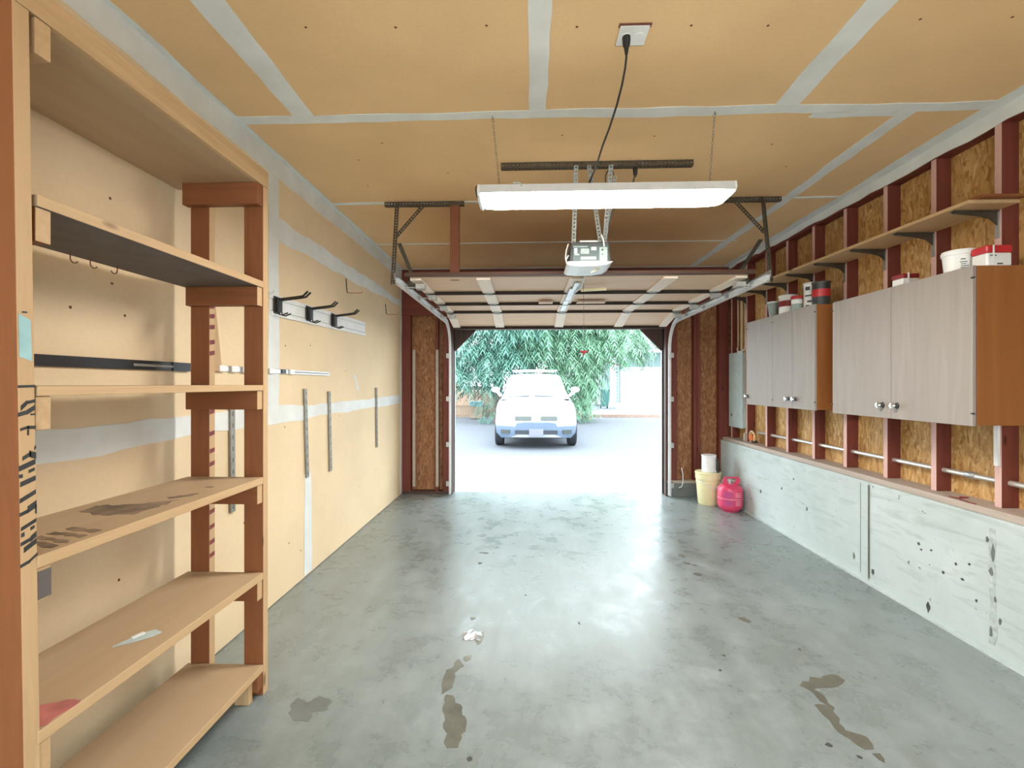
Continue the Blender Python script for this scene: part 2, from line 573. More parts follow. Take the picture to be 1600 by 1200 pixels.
flat('stain', [(1.273, 2.215), (1.308, 2.251), (1.335, 2.248), (1.362, 2.285), (1.408, 2.273), (1.432, 2.295), (1.486, 2.308), (1.502, 2.298), (1.516, 2.266), (1.483, 2.236), (1.431, 2.21), (1.341, 2.2), (1.326, 2.193), (1.348, 2.154), (1.332, 2.096), (1.342, 2.072), (1.32, 2.048), (1.318, 2.002), (1.297, 1.974), (1.303, 1.952), (1.296, 1.936), (1.34, 1.917), (1.36, 1.903), (1.354, 1.863), (1.34, 1.841), (1.306, 1.837), (1.29, 1.856), (1.284, 1.89), (1.264, 1.917), (1.26, 1.945), (1.268, 1.994), (1.261, 2.028), (1.263, 2.085), (1.279, 2.091), (1.318, 2.087), (1.302, 2.114), (1.307, 2.165), (1.292, 2.198)], 'stain_dark')
flat('stain', [(1.165, 1.858), (1.184, 1.869), (1.194, 1.855), (1.187, 1.845), (1.174, 1.847)], 'stain_black')
flat('stain', [(1.251, 1.808), (1.262, 1.806), (1.268, 1.797), (1.261, 1.791), (1.25, 1.798)], 'stain_black')
flat('stain', [(1.318, 1.819), (1.348, 1.82), (1.347, 1.797), (1.333, 1.775), (1.322, 1.79)], 'stain_dark')
flat('stain', [(-1.051, 1.988), (-1.05, 2.041), (-.986, 2.019), (-.948, 2.062), (-.884, 2.031), (-.874, 1.974), (-.928, 1.957), (-.93, 1.904), (-.998, 1.909)], 'stain_grey', jag=.008)
def blot(x, y, rx, ry, mat, n=11):
    flat('stain', [(x + rx * random.uniform(.5, 1.1) * math.cos(6.283 * i / n), y + ry * random.uniform(.5, 1.1) * math.sin(6.283 * i / n)) for i in range(n)], mat)
for x, y, rx, ry, mt in [(-.385, 3.64, .022, .03, 'stain_black'), (-.401, 4.722, .05, .07, 'stain_grey'), (-.36, 3.862, .03, .02, 'stain_black'),
                         (-.40, 3.87, .02, .015, 'stain_black'), (1.266, 3.863, .03, .05, 'stain_dark'), (1.252, 3.699, .04, .03, 'stain_dark'),
                         (1.30, 3.66, .03, .02, 'stain_dark'), (1.261, 3.49, .035, .03, 'stain_dark'), (1.30, 2.827, .035, .04, 'stain_dark'),
                         (1.22, 4.2, .02, .02, 'stain_dark'), (.30, 2.75, .006, .018, 'stain_black'), (-.02, 3.1, .01, .01, 'stain_black'),
                         (.95, 2.32, .010, .010, 'stain_black'), (1.02, 2.45, .012, .010, 'stain_black'), (1.45, 2.52, .01, .012, 'stain_black'),
                         (-.34, 2.78, .02, .02, 'stain_grey'), (-.44, 4.3, .05, .05, 'stain_grey'), (-.27, 4.0, .01, .012, 'stain_black')]:
    blot(x, y, rx, ry, mt)
rg = MB(); N = 40
A_ = [(2.05 + .185 * math.cos(6.2832 * i / N), 4.37 + .22 * math.sin(6.2832 * i / N), .0) for i in range(N + 1)]
B_ = [(2.05 + .172 * math.cos(6.2832 * i / N), 4.37 + .205 * math.sin(6.2832 * i / N), .0) for i in range(N + 1)]
strip(rg, A_, B_, (0, 0, 1), .001); rg.build('ring_mark', 'stain_pink', floor)
flat('stain', [(1.72, 3.05), (1.86, 3.02), (1.93, 3.06), (1.80, 3.12)], 'stain_tan', t=.0008, jag=.01) if False else None
# crumpled scrap of foil / paint chip
fo = MB(); rows = []
for i in range(7):
    rows.append([(-.372 + .017 * i + random.uniform(-.006, .006), 2.545 + .014 * k + random.uniform(-.006, .006), .002 + (random.uniform(.002, .022) if 0 < i < 6 and 0 < k < 6 else 0)) for k in range(7)])
fo.grid(rows); fo.build('foil_scrap', 'foil', label='crumpled scrap of silver foil on the concrete floor', cat='foil')

# ---- ceiling: drywall panels with taped joints
ceil = B(XL - .1, XO + .1, YB, 6.05, ZC + .013, ZC + .10).build('ceiling', 'drywall_ceiling', kind='structure', label='unpainted drywall ceiling with taped joints')
def cpanel(x0, x1, y0, y1):
    B(x0 + .002, x1 - .002, y0 + .002, y1 - .002, ZC, ZC + .0125).build('drywall_panel', 'drywall_ceiling', ceil)
for y0, y1, xs in [(YB, 2.53, (XL, -1.245, .045, 1.365, XO)), (2.53, 3.73, (XL, 2.06, XO)), (3.73, 4.83, (XL, 2.06, XO)), (4.83, 6.0, (XL, 2.06, XO))]:
    for a, b in zip(xs, xs[1:]): cpanel(a, b, y0, y1)
for x in (-1.24, .045, 1.36):
    tape('joint_tape', ceil, 'z', ZC, (x, YB), (x, 2.50), .125 if x != .045 else .10, .006)
tape('joint_tape', ceil, 'z', ZC - .0006, (XL, 2.53), (XS, 2.53), .075, .007)
tape('joint_tape', ceil, 'z', ZC, (XL, 3.73), (XS, 3.73), .035, .006)
tape('joint_tape', ceil, 'z', ZC, (XL, 4.83), (2.15, 4.83), .032, .005)
tape('joint_tape', ceil, 'z', ZC - .0003, (2.06, 2.53), (2.06, 5.95), .085, .007)
tape('joint_tape', ceil, 'z', ZC - .0009, (XL + .012, YB), (XL + .012, 5.95), .04, .006)
tape('joint_tape', ceil, 'z', ZC - .0009, (XS - .035, YB), (XS - .035, 5.95), .09, .008)
tape('joint_tape', ceil, 'z', ZC - .0012, (XL, 5.90), (XS, 5.90), .10, .008)
# rough patches beside the cross joint
tape('joint_tape', ceil, 'z', ZC - .001, (1.55, 2.575), (2.02, 2.60), .05, .012)
nl = MB().lathe([(.005, 0), (.0035, -.002)], seg=8)
nail0 = None
def nail(parent, p, axis='z'):
    global nail0
    m = MB().lathe([(.006, 0), (.004, .0015)], c=(0, 0, 0), seg=8, axis=axis)
    if axis == 'z': m.v = [(x, y, -z) for x, y, z in m.v]
    key = 'n' + axis
    if key not in NAILS:
        o = m.build('nail', 'rust', parent, origin=(0, 0, 0)); NAILS[key] = o
        ORG[o.name] = Vector(p); o.location = Vector(p) - ORG[parent.name]
    else:
        dup(NAILS[key], parent, p)
NAILS = {}
for p in [(-.924, 1.88), (-.552, 1.894), (-.174, 1.898), (.20, 1.918), (.671, 1.928), (.988, 1.94), (1.588, 1.928), (1.95, 1.93), (-1.124, 3.006), (-.565, 3.211), (-.9, 2.8), (.2, 2.75), (.75, 2.78), (1.5, 2.9), (1.75, 3.2), (-1.2, 3.4)]:
    nail(ceil, (p[0], p[1], ZC))

# ---- left wall
wl = B(XL - .12, XL - .013, YB, 6.05, 0, ZC + .05).build('wall_left', 'drywall_wall', kind='structure', label='unpainted drywall side wall with taped joints')
def lpanel(y0, y1, z0, z1):
    B(XL - .0125, XL, y0 + .002, y1 - .002, z0 + .002, z1 - .002).build('drywall_panel', 'drywall_wall', wl)
for z0, z1 in ((0.004, 1.215), (1.215, 2.44), (2.44, ZC)):
    if z0 < 1:
        for a, b in ((YB, .45), (.45, 3.37), (3.37, YF)): lpanel(a, b, z0, z1)
    else:
        for a, b in ((YB, .5), (.5, 2.905), (2.905, YF)): lpanel(a, b, z0, z1)
tape('joint_tape', wl, 'x', XL, (YB, 2.832), (YF, 2.832), .135, .008)
tape('joint_tape', wl, 'x', XL, (2.93, 2.43), (YF, 2.455), .135, .012, w1=.09)
tape('joint_tape', wl, 'x', XL + .0005, (2.905, 1.16), (2.905, 2.76), .125, .007)
tape('joint_tape', wl, 'x', XL, (YB, 1.205), (YF, 1.225), .115, .010, w1=.10)
tape('joint_tape', wl, 'x', XL + .0004, (3.37, .02), (3.365, .76), .12, .006, w1=.10)
tape('joint_tape', wl, 'x', XL + .0008, (5.865, .02), (5.865, 2.80), .07, .012)
for y, z in [(1.749, 2.148), (1.592, 1.695), (1.757, 1.816), (1.815, 1.698), (1.788, .635), (3.052, 1.679), (3.408, 1.709), (3.044, 1.13), (3.935, 1.143), (4.075, 1.535), (4.148, 2.062), (4.386, .433), (3.262, .221), (2.6, .62), (3.1, .33), (4.9, .5)]:
    nail(wl, (XL, y, z), 'x')
# scuffed patches of compound on the wall
tape('plaster_smear', wl, 'x', XL, (4.28, 1.50), (4.38, 1.36), .05, .02, t=.001)

# ---- right wall: sheathing, studs, plates
wr = B(XO, XO + .10, YB, 6.05, .72, ZC + .05).build('wall_right', 'osb_tan', kind='structure', label='exposed stud wall with strand board sheathing')
ys = [2.549, 2.943, 3.331, 3.746, 4.155, 4.569, 4.966, 5.408]
allys = [2.549 - .405 * k for k in range(10, 0, -1)] + ys + [5.80]
sd0 = None
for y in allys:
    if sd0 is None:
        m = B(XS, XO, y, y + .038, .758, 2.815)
        # front edge of every stud is coloured paler for the light falling on it
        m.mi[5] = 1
        sd0 = m.build('stud', ['stud_z', 'stud_edge_lit'], wr, bevel=.0015)
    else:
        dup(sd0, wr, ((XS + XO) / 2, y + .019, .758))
B(XS, XO, YB, YF, 2.815, 2.855).build('top_plate', 'stud_y', wr, bevel=.002)
B(XS, XO, YB, YF, 2.857, 2.899).build('top_plate', 'stud_y', wr, bevel=.002)
B(2.445, XO, YB, YF, .72, .758).build('sill_plate', 'sill', wr, bevel=.003)
# torn tape hanging over the top plate
A_ = []; B_ = []; j = 0
for i in range(70):
    y = YB + (5.88 - YB) * i / 69
    low = 2.805 + .018 * max(0, (y - 2.5)) + random.uniform(-.012, .012)
    A_.append((XS, y, ZC - .001)); B_.append((XS, y, low))
mb = MB(); strip(mb, A_, B_, (-1, 0, 0), .004); mb.build('joint_tape', 'joint_compound', wr)

# concrete stem wall
sw = B(XC, XO + .10, YB, YO, 0, .72).build('wall_stem', 'concrete_stem', kind='structure', label='low pale concrete stem wall under the stud wall', bevel=.006)
B(XC - .006, XC + .002, 3.37, 3.44, .02, .715).build('form_joint', 'concrete_stem', sw)
B(XC - .007, XC + .002, 3.362, 3.371, .04, .70).build('crack', 'stain_dark', sw)
B(XC - .0065, XC + .002, 3.440, 3.446, .05, .70).build('crack', 'stain_grey', sw)
B(XC - .02, XC, YB, YO, 0, .006).build('floor_joint', 'concrete_stem', sw)
WP = [0]
def wpatch(poly, mat):
    WP[0] += 1
    MB().prism(poly, 'x', XC - .0012 - .00012 * WP[0], XC + .001).build('stain', mat, sw)
def wblot(y, z, ry, rz, mat, n=9):
    wpatch([(y + ry * random.uniform(.5, 1.1) * math.cos(6.283 * i / n), z + rz * random.uniform(.5, 1.1) * math.sin(6.283 * i / n)) for i in range(n)], mat)
P_ = []
for i in range(12): P_.append((2.475 + random.uniform(-.008, .008), .06 + .055 * i))
for i in range(12): P_.append((2.51 + random.uniform(-.008, .012), .06 + .055 * (11 - i)))
wpatch(P_, 'stem_damp')
for y, z, a, b, mt in [(2.49, .54, .012, .05, 'stain_grey'), (2.50, .44, .014, .03, 'stain_grey'), (2.48, .30, .007, .02, 'stain_dark'), (2.50, .12, .012, .04, 'stain_grey'),
                       (2.455, .20, .010, .02, 'stain_dark'), (2.88, .07, .014, .035, 'stain_black'), (3.33, .10, .018, .03, 'stain_black'), (3.52, .14, .012, .03, 'stain_dark'),
                       (2.7, .40, .010, .010, 'stain_black'), (2.86, .42, .010, .010, 'stain_black'), (2.95, .43, .010, .012, 'stain_black'), (2.93, .40, .008, .008, 'stain_black'),
                       (2.62, .43, .008, .008, 'stain_black'), (4.1, .33, .012, .02, 'stain_grey'), (4.5, .42, .012, .015, 'stain_black'), (4.3, .55, .01, .012, 'stain_grey'),
                       (2.66, .33, .012, .010, 'stain_black'), (2.52, .60, .010, .015, 'stain_dark'),
                       (4.9, .30, .015, .02, 'stain_black'), (2.78, .32, .008, .012, 'stain_black'), (2.58, .25, .008, .01, 'stain_black')]:
    wblot(y, z, a, b, mt)

# ---- front wall (door wall)
wf = MB()
wf.box(XL - .1, DX0, YO, YO + .06, 0, ZC + .05); wf.box(DX1, XO + .1, YO, YO + .06, 0, ZC + .05)
wf.box(DX0, DX1, YO, YO + .06, DZ + .02, ZC + .05)
wf = wf.build('wall_front', 'osb_brown_shaded', kind='structure', label='stud wall with strand board around the garage door opening')
def fst(x0, x1, z0, z1, y0=YF, y1=YO, mat='stud_z', nm='stud'):
    return B(x0, x1, y0, y1, z0, z1).build(nm, mat, wf, bevel=.0015)
for x0, x1 in ((XL, -1.525), (-1.20, -1.165), (-1.10, DX0 - .02)): fst(x0, x1, .04, 2.42)
for x0, x1 in ((DX1 + .02, 1.875), (2.085, 2.123), (2.127, 2.165), (2.40, XS)): fst(x0, x1, .20, 2.42)
fst(XL, XS, 2.42, 2.82, YF - .01, YO, 'stud_x', 'header')
fst(XL, XS, 2.82, ZC, YF, YO, 'stud_x', 'top_plate')
fst(DX0 - .02, DX1 + .02, DZ + .02, 2.42, YF, YO, 'stud_x', 'header')
fst(XL, DX0 - .02, .0, .04, YF, YO, 'dark_trim', 'sill_plate')
fst(XL, -1.0, 2.30, 2.42, YF - .012, YF, 'stud_x', 'blocking')
fst(DX1 + .02, XC, .165, .20, YF, YO, 'sill', 'sill_plate')
B(DX1 + .02, XC, YF - .01, YO, 0, .165).build('curb', 'stain_grey', wf, bevel=.004)
# jambs and weather trim
for x0, x1 in ((DX0 - .02, DX0), (DX1, DX1 + .02)):
    fst(x0, x1, 0, DZ + .02, YF, 6.07, 'dark_trim_z', 'jamb')
fst(DX0 - .02, DX1 + .02, DZ, DZ + .02, YF, 6.07, 'dark_trim', 'jamb')
for x0, x1 in ((DX0 - .10, DX0 + .012), (DX1 - .012, DX1 + .10)):
    fst(x0, x1, 0, DZ + .10, 6.052, 6.075, 'house_white', 'exterior_trim')
# diagonal corner braces outside the opening
for sx, x in ((1, DX0), (-1, DX1)):
    MB().prism([(x, 1.86), (x + sx * .27, DZ), (x, DZ)], 'y', 6.03, 6.05).build('corner_brace', 'dark_trim_z', wf)
    MB().bar((x - sx * .0, 6.05, 1.87), (x + sx * .27, 6.05, DZ + .01), .05, .035, (0, 1, 0)).build('corner_brace', 'dark_trim_z', wf)
# back wall behind the viewer
WX0, WX1, WZ0, WZ1 = -1.30, 2.20, .06, 2.60
wbk = MB()
wbk.box(XL - .1, WX0, YB - .1, YB, 0, ZC + .05); wbk.box(WX1, XO + .1, YB - .1, YB, 0, ZC + .05)
wbk.box(WX0, WX1, YB - .1, YB, 0, WZ0); wbk.box(WX0, WX1, YB - .1, YB, WZ1, ZC + .05)
wbk = wbk.build('wall_back', 'drywall_wall', kind='structure', label='drywall back wall of the garage with an added wide window')
win = thing('added_window_1', ((WX0 + WX1) / 2, YB - .05, WZ0), 'wide white framed window added in the unseen back wall for light', kind='structure')  # unseen window, added to light the room from behind
for q in ((WX0, WX1, WZ0, WZ0 + .05), (WX0, WX1, WZ1 - .05, WZ1), (WX0, WX0 + .05, WZ0 + .05, WZ1 - .05), (WX1 - .05, WX1, WZ0 + .05, WZ1 - .05), (-.125, -.075, WZ0 + .05, WZ1 - .05), (.975, 1.025, WZ0 + .05, WZ1 - .05)):
    B(q[0], q[1], YB - .09, YB - .02, q[2], q[3]).build('frame', 'white_paint', win, bevel=.003)
for q in ((WX0 + .05, -.125), (-.075, .975), (1.025, WX1 - .05)):
    B(q[0], q[1], YB - .06, YB - .056, WZ0 + .05, WZ1 - .05).build('pane', 'window_glass', win)
B(-40, 50, -40, YB - .1, -.16, -.02).build('yard', 'bounce_paving', kind='structure', label='unseen paved yard behind the garage, made pale to bounce light in')  # unseen ground, paled to throw daylight up at the ceiling

# =================================================================== GARAGE DOOR (open, overhead)
door = thing('door_1', ((DX0 + DX1) / 2, 4.7, 2.12), 'open wooden sectional overhead garage door under the ceiling', kind='structure')
secs = [((3.64, 2.245), (4.175, 2.243)), ((4.19, 2.243), (4.715, 2.238)), ((4.73, 2.238), (5.235, 2.236)), ((5.25, 2.232), (5.76, 2.125))]
dxa, dxb = -.945, 1.70
stx = [-.36, .375, 1.11]
for (y0, z0), (y1, z1) in secs:
    d = Vector((0, y1 - y0, z1 - z0)); L = d.length; d.normalize(); n = Vector((0, -d.z, d.y))   # n points up
    X = Vector((1, 0, 0))
    def slab(xa, xb, ya, yb, off, th, nm, mt, parent):
        c = Vector(((xa + xb) / 2, y0, z0)) + d * ((ya + yb) / 2) + n * (off + th / 2)
        return MB().obox(c, (X, d, n), ((xb - xa) / 2, (yb - ya) / 2, th / 2)).build(nm, mt, parent, bevel=.002)
    sec = slab(dxa, dxb, 0, L, .018, .02, 'door_section', 'doorwood_x', door)
    for x in stx: slab(x - .055, x + .055, 0, L, 0, .018, 'stile', 'doorstile_y', sec)
    slab(dxa, dxa + .09, 0, L, 0, .018, 'stile', 'doorstile_y', sec)
    slab(dxb - .09, dxb, 0, L, 0, .018, 'stile', 'doorstile_y', sec)
    slab(dxa, dxb, L - .004, L + .013, -.012, .045, 'seam_shade_strip', 'seam_shade', sec)  # dark strip standing in for the shaded edge of each section
# bottom weather strip, hinges
MB().bar((dxa, 5.775, 2.118), (dxb, 5.775, 2.118), .03, .025).build('weather_strip', 'dark_trim', door)
for y, z in ((4.182, 2.243), (4.722, 2.238), (5.243, 2.232)):
    for x in [dxa + .045, *stx, dxb - .045]:
        h = MB(); h.box(x - .035, x + .035, y - .05, y + .05, z - .006, z - .001)
        h.tube([(x - .035, y, z - .012), (x + .035, y, z - .012)], .009, 8)
        h.build('hinge', 'galv', door)
# arm brackets along the middle stile
for y0, y1, dx in ((3.72, 3.95, .02), (3.95, 4.45, 0), (4.5, 5.1, -.005)):
    MB().bar((.375 + dx, y0, 2.232), (.375 + dx, y1, 2.228), .05, .012).build('strut_plate', 'galv', door, bevel=.002)
MB().bar((.10, 4.62, 2.232), (.24, 4.62, 2.232), .09, .006).build('patch_plate', 'doorwood_x', door)
MB().bar((.48, 4.62, 2.232), (.76, 4.62, 2.232), .09, .006).build('patch_plate', 'doorwood_x', door)
MB().bar((.45, 3.98, 2.225), (.66, 3.93, 2.225), .02, .02).build('lock_lever', 'cream_bucket', door)

# ---- door tracks: horizontal run, curve, vertical run
def track(x, sg, label):
    t = thing('door_track', (x, 5.8, 0), label, 'track', 'overhead door tracks')
    R = .32; zt = 2.185; yb = 5.84
    path = [(x, 3.46, zt + .02)] + [(x, 4.0, zt + .014), (x, 5.0, zt + .004)]
    path += arc((yb - R, zt - R), R, math.pi / 2, 0, 10, lambda a, b: (x, a, b))
    path += [(x, yb, 1.2), (x, yb, .02)]
    # C-shaped channel: a back web and two lips, swept along the path
    P = [Vector(p) for p in path]
    prof = [(-.012, -.026), (.012, -.026), (.012, -.020), (-.008, -.020), (-.008, .020), (.012, .020), (.012, .026), (-.012, .026)]
    rows = []
    for i, p in enumerate(P):
        d = (P[min(i + 1, len(P) - 1)] - P[max(i - 1, 0)]).normalized()
        nn = Vector((0, -d.z, d.y))
        rows.append([tuple(p + Vector((-sg * a, 0, 0)) + nn * b) for a, b in prof])
    m = MB(); m.grid(rows, close=True); m.build('channel', 'track_zinc', t, smooth=False)
    # angle stiffener above the horizontal run and wall brackets
    MB().bar((x + sg * .016, 3.46, zt + .05), (x + sg * .016, 5.3, zt + .035), .006, .05).build('stiffener', 'galv', t)
    for z in (.12, .62, 1.2, 1.75):
        MB().box(x + sg * .0, x + sg * .05, yb - .01, YF - .002, z, z + .06).build('wall_bracket', 'galv', t)
    for y, z in ((4.18, zt + .02), (4.72, zt + .01), (5.24, zt), (3.72, zt + .02)):
        r = MB(); r.tube([(x - sg * .075, y, z), (x - sg * .0, y, z)], .006, 6)
        r.lathe([(.008, -.01), (.024, -.008), (.024, .008), (.008, .01)], c=(x, y, z), axis='x', seg=14)
        r.box(x - sg * .11 - .02, x - sg * .11 + .05, y - .04, y + .04, z - .018, z + .02)
        r.build('roller', 'galv', t, bevel=.001)
    # lift cable drum block near the front end of the run
    MB().lathe([(.012, -.03), (.05, -.028), (.05, .028), (.012, .03)], c=(x - sg * .04, 3.78, 2.255), axis='x', seg=18).build('pulley', 'dark_steel', t)
track(-1.0, -1, 'galvanised door track along the drywall side of the garage door')
track(1.765, 1, 'galvanised door track on the cabinet side of the garage door')

# ---- slotted angle hangers that carry the tracks
def hanger(x, sg, xa, xb, label):
    t = thing('track_hanger', (x, 3.70, ZC), label, 'hanger', 'slotted angle track hangers')
    m = MB(); angle_iron(m, (xa, 3.70, ZC - .020), (xb, 3.70, ZC - .020), (0, -1, 0), (0, 0, -1)); m.build('ceiling_strut', 'dark_steel', t)
    m = MB(); angle_iron(m, (x, 3.685, ZC - .01), (x, 3.56, 2.20), (0, -1, 0), (sg, 0, 0)); m.build('strap', 'dark_steel', t)
    m = MB(); perf(m, (x - sg * .22, 3.688, ZC - .03), (x, 3.655, 2.60), .03, (0, -1, 0)); m.build('brace', 'dark_steel', t)
    m = MB(); m.bar((x - sg * .02, 3.67, 2.55), (x - sg * .07, 4.15, 2.25), .035, .004, (0, 0, 1)); m.build('rear_brace', 'dark_steel', t)
hanger(-1.06, -1, -1.17, -.52, 'dark slotted angle hanger with a brown board fixed to it')
hanger(1.835, 1, 1.52, 1.99, 'dark slotted angle hanger above the far wall cabinet')
# brown board and beam
B(-.635, -.56, 3.70, 3.74, 2.262, 2.896).build('hanging_board', 'brown_board', label='brown wooden board hanging from the ceiling to the cross beam', cat='board', bevel=.003)
B(-.975, 1.735, 3.58, 3.635, 2.268, 2.296).build('cross_beam', 'beam_brown', label='long brown beam across the top of the open garage door', cat='beam', bevel=.003)

# =================================================================== GARAGE DOOR OPENER
op = thing('garage_door_opener', (.43, 3.35, 2.17), 'black garage door opener with white lamp cover and label panel', 'opener')
m = MB(); m.prism([(.285, 2.268), (.298, 2.415), (.562, 2.415), (.575, 2.268)], 'y', 3.235, 3.60); m.build('housing', 'opener_case', op, bevel=.012)
m = MB(); m.box(.305, .555, 3.222, 3.236, 2.265, 2.385); face = m.build('face_plate', 'opener_face', op, bevel=.004)
for x0, x1, z0, z1, mt in [(.318, .338, 2.325, 2.365, 'white_plastic'), (.318, .352, 2.315, 2.328, 'opener_label'), (.362, .42, 2.325, 2.362, 'opener_label'),
                           (.362, .47, 2.285, 2.306, 'opener_label'), (.435, .470, 2.350, 2.372, 'white_plastic'), (.492, .545, 2.275, 2.370, 'opener_label'),
                           (.31, .41, 2.372, 2.380, 'opener_label'), (.36, .54, 2.268, 2.276, 'panel_grey')]:
    B(x0, x1, 3.2195, 3.2225, z0, z1).build('label', mt, face)
m = MB(); m.lathe([(.007, 0), (.007, .004)], c=(.512, 3.216, 2.352), axis='y', seg=10); m.build('button', 'black_plastic', face)
m = MB(); m.lathe([(.004, 0), (.004, .004)], c=(.512, 3.216, 2.322), axis='y', seg=10); m.build('button', 'black_plastic', face)
# curved lamp cover
rows = []
for i in range(9):
    u = i / 8; a = u * math.pi
    rows.append([(.262 + .02 * math.sin(a) * 0, 0, 0)] )
m = MB()
prof = [(.270, 2.272), (.262, 2.254), (.285, 2.241), (.36, 2.234), (.47, 2.236), (.55, 2.248), (.588, 2.270)]
m.prism(prof, 'y', 3.205, 3.50); m.build('lamp_cover', 'opener_lens', op, bevel=.008)
B(.36, .50, 3.26, 3.34, 2.4155, 2.430).build('top_label', 'white_plastic', op)
m = MB(); m.tube([(.277, 3.24, 2.40), (.262, 3.235, 2.35), (.258, 3.235, 2.30), (.268, 3.235, 2.26)], .004, 6); m.build('wire', 'white_plastic', op)
m = MB(); m.tube([(.278, 3.24, 2.32), (.262, 3.236, 2.29)], .004, 6); m.build('wire', 'white_plastic', op)
m = MB(); m.tube([(.505, 3.23, 2.46), (.52, 3.225, 2.42), (.525, 3.222, 2.375)], .0055, 6); m.build('wire', 'white_plastic', op)
m = MB(); m.tube([(.50, 3.30, 2.24), (.44, 3.26, 2.205)], .005, 6); m.build('antenna', 'cream_bucket', op)
B(.405, .455, 3.58, 5.88, 2.325, 2.355).build('rail', 'galv', op)
B(.40, .46, 3.75, 3.86, 2.29, 2.33).build('trolley', 'dark_steel', op)
m = MB(); m.tube([(.43, 3.84, 2.30), (.40, 4.0, 2.255)], .012, 8); m.build('arm', 'galv', op)
m = MB(); m.tube([(.425, 3.50, 2.24), (.425, 3.75, 2.20), (.40, 4.1, 2.222)], .006, 6); m.build('cable', 'panel_grey', op)
# hanger of the opener: slotted angle across the ceiling and its drop straps
oh = thing('opener_hanger', (.45, 3.07, ZC), 'slotted angle across the ceiling with straps down to the opener', 'hanger')
m = MB(); angle_iron(m, (-.185, 3.075, ZC - .020), (1.085, 3.075, ZC - .020), (0, -1, 0), (0, 0, -1), .036); m.build('ceiling_strut', 'dark_steel', oh)
for p0, p1 in [((.315, 3.07, 2.87), (.315, 3.25, 2.38)), ((.40, 3.07, 2.87), (.505, 3.25, 2.40)), ((.545, 3.07, 2.87), (.53, 3.25, 2.39))]:
    m = MB(); perf(m, p0, p1, .030, (0, -1, .3)); m.build('strap', 'strap_steel', oh)
m = MB(); perf(m, (.575, 3.08, 2.80), (.535, 3.25, 2.45), .022, (0, -1, .3)); m.build('strap', 'strap_steel', oh)
# opener lead plugged into a ceiling outlet
ol = thing('opener_lead', (.71, 3.1, 2.85), 'thin black opener lead looped under the slotted angle', 'cable')
m = MB(); m.tube([(.715, 3.12, 2.875), (.715, 3.12, 2.83), (.70, 3.12, 2.77), (.665, 3.13, 2.72), (.60, 3.16, 2.66), (.56, 3.2, 2.55), (.54, 3.24, 2.42)], .0045, 6); m.build('wire', 'black_plastic', ol)
m = MB(); m.tube([(.54, 3.10, 2.86), (.515, 3.10, 2.82), (.515, 3.11, 2.76), (.54, 3.12, 2.71), (.56, 3.13, 2.70), (.585, 3.12, 2.76), (.565, 3.10, 2.83), (.545, 3.10, 2.86)], .004, 6); m.build('loop', 'black_plastic', ol)
m = MB(); m.lathe([(.006, -.05), (.014, -.03), (.017, 0), (.015, .02)], c=(.715, 3.12, 2.86), seg=10); m.build('plug', 'black_plastic', ol, smooth=True)
B(.715, .80, 3.09, 3.15, 2.882, 2.897).build('outlet_plate', 'white_plastic', label='small white outlet plate on the ceiling behind the slotted angle', cat='outlet')
# emergency release cord
rc = thing('release_cord', (.452, 3.83, 1.66), 'thin release cord with red handle hanging from the opener', 'cord')
m = MB(); m.tube([(.452, 3.83, 2.30), (.455, 3.83, 2.0), (.456, 3.83, 1.69)], .0016, 5); m.build('cord', 'stain_black', rc)
m = MB(); m.tube([(.425, 3.83, 1.687), (.487, 3.83, 1.687)], .011, 8); m.tube([(.456, 3.83, 1.69), (.450, 3.83, 1.655)], [.012, .006], 8); m.build('handle', 'dark_red', rc)

# =================================================================== FLUORESCENT FIXTURE
fx = thing('fluorescent_fixture', (.40, 2.50, 2.39), 'lit white fluorescent wrap fixture hanging on two chains', 'light fixture')
x0, x1 = -.265, 1.065
m = MB(); m.prism([(2.388, 2.4155), (2.398, 2.462), (2.602, 2.462), (2.612, 2.4155)], 'x', x0 + .01, x1 - .01); m.build('housing', 'fixture_metal', fx, bevel=.003)
pr = [(2.390, 2.415), (2.392, 2.409), (2.410, 2.401), (2.45, 2.397), (2.50, 2.396), (2.55, 2.397), (2.590, 2.401), (2.608, 2.409), (2.610, 2.415)]
# moulded cover: rounded at one end, tapering at the other
m = MB(); cs = [(x0 + .012, .55), (x0 + .03, .90), (x0 + .08, 1.0), (x1 - .09, 1.0), (x1 - .03, .80), (x1 - .012, .55)]
rows = []
for xx, k in cs:
    rows.append([(xx, 2.50 + (y - 2.50) * (0.4 + .6 * k), 2.415 + (z - 2.415) * k) for y, z in pr])
m.grid(rows); n_ = len(pr)
m.add(rows[0], [tuple(range(n_))]); m.add(rows[-1], [tuple(reversed(range(n_)))])
m.build('diffuser', 'lit_diffuser', fx, smooth=True)
m = MB(); m.prism([(2.388, 2.428), (2.400, 2.402), (2.45, 2.392), (2.55, 2.392), (2.60, 2.402), (2.612, 2.428), (2.598, 2.464), (2.402, 2.464)], 'x', x0 - .004, x0 + .012); m.build('end_cap', 'white_plastic', fx, bevel=.002)
m = MB(); m.prism([(2.398, 2.428), (2.42, 2.415), (2.58, 2.415), (2.602, 2.428), (2.596, 2.464), (2.404, 2.464)], 'x', x1 - .012, x1 + .004); m.build('end_cap', 'white_plastic', fx, bevel=.002)
m = MB(); m.tube([(x0 - .006, 2.41, 2.462), (x0 - .010, 2.392, 2.44), (x0 - .008, 2.39, 2.415), (x0 - .004, 2.41, 2.398)], .004, 6); m.build('edge_gasket', 'tube_black', fx)
m = MB(); m.tube([(-.08, 2.41, 2.472), (-.05, 2.40, 2.470), (-.035, 2.392, 2.448)], .004, 6); m.build('clip', 'panel_grey', fx)
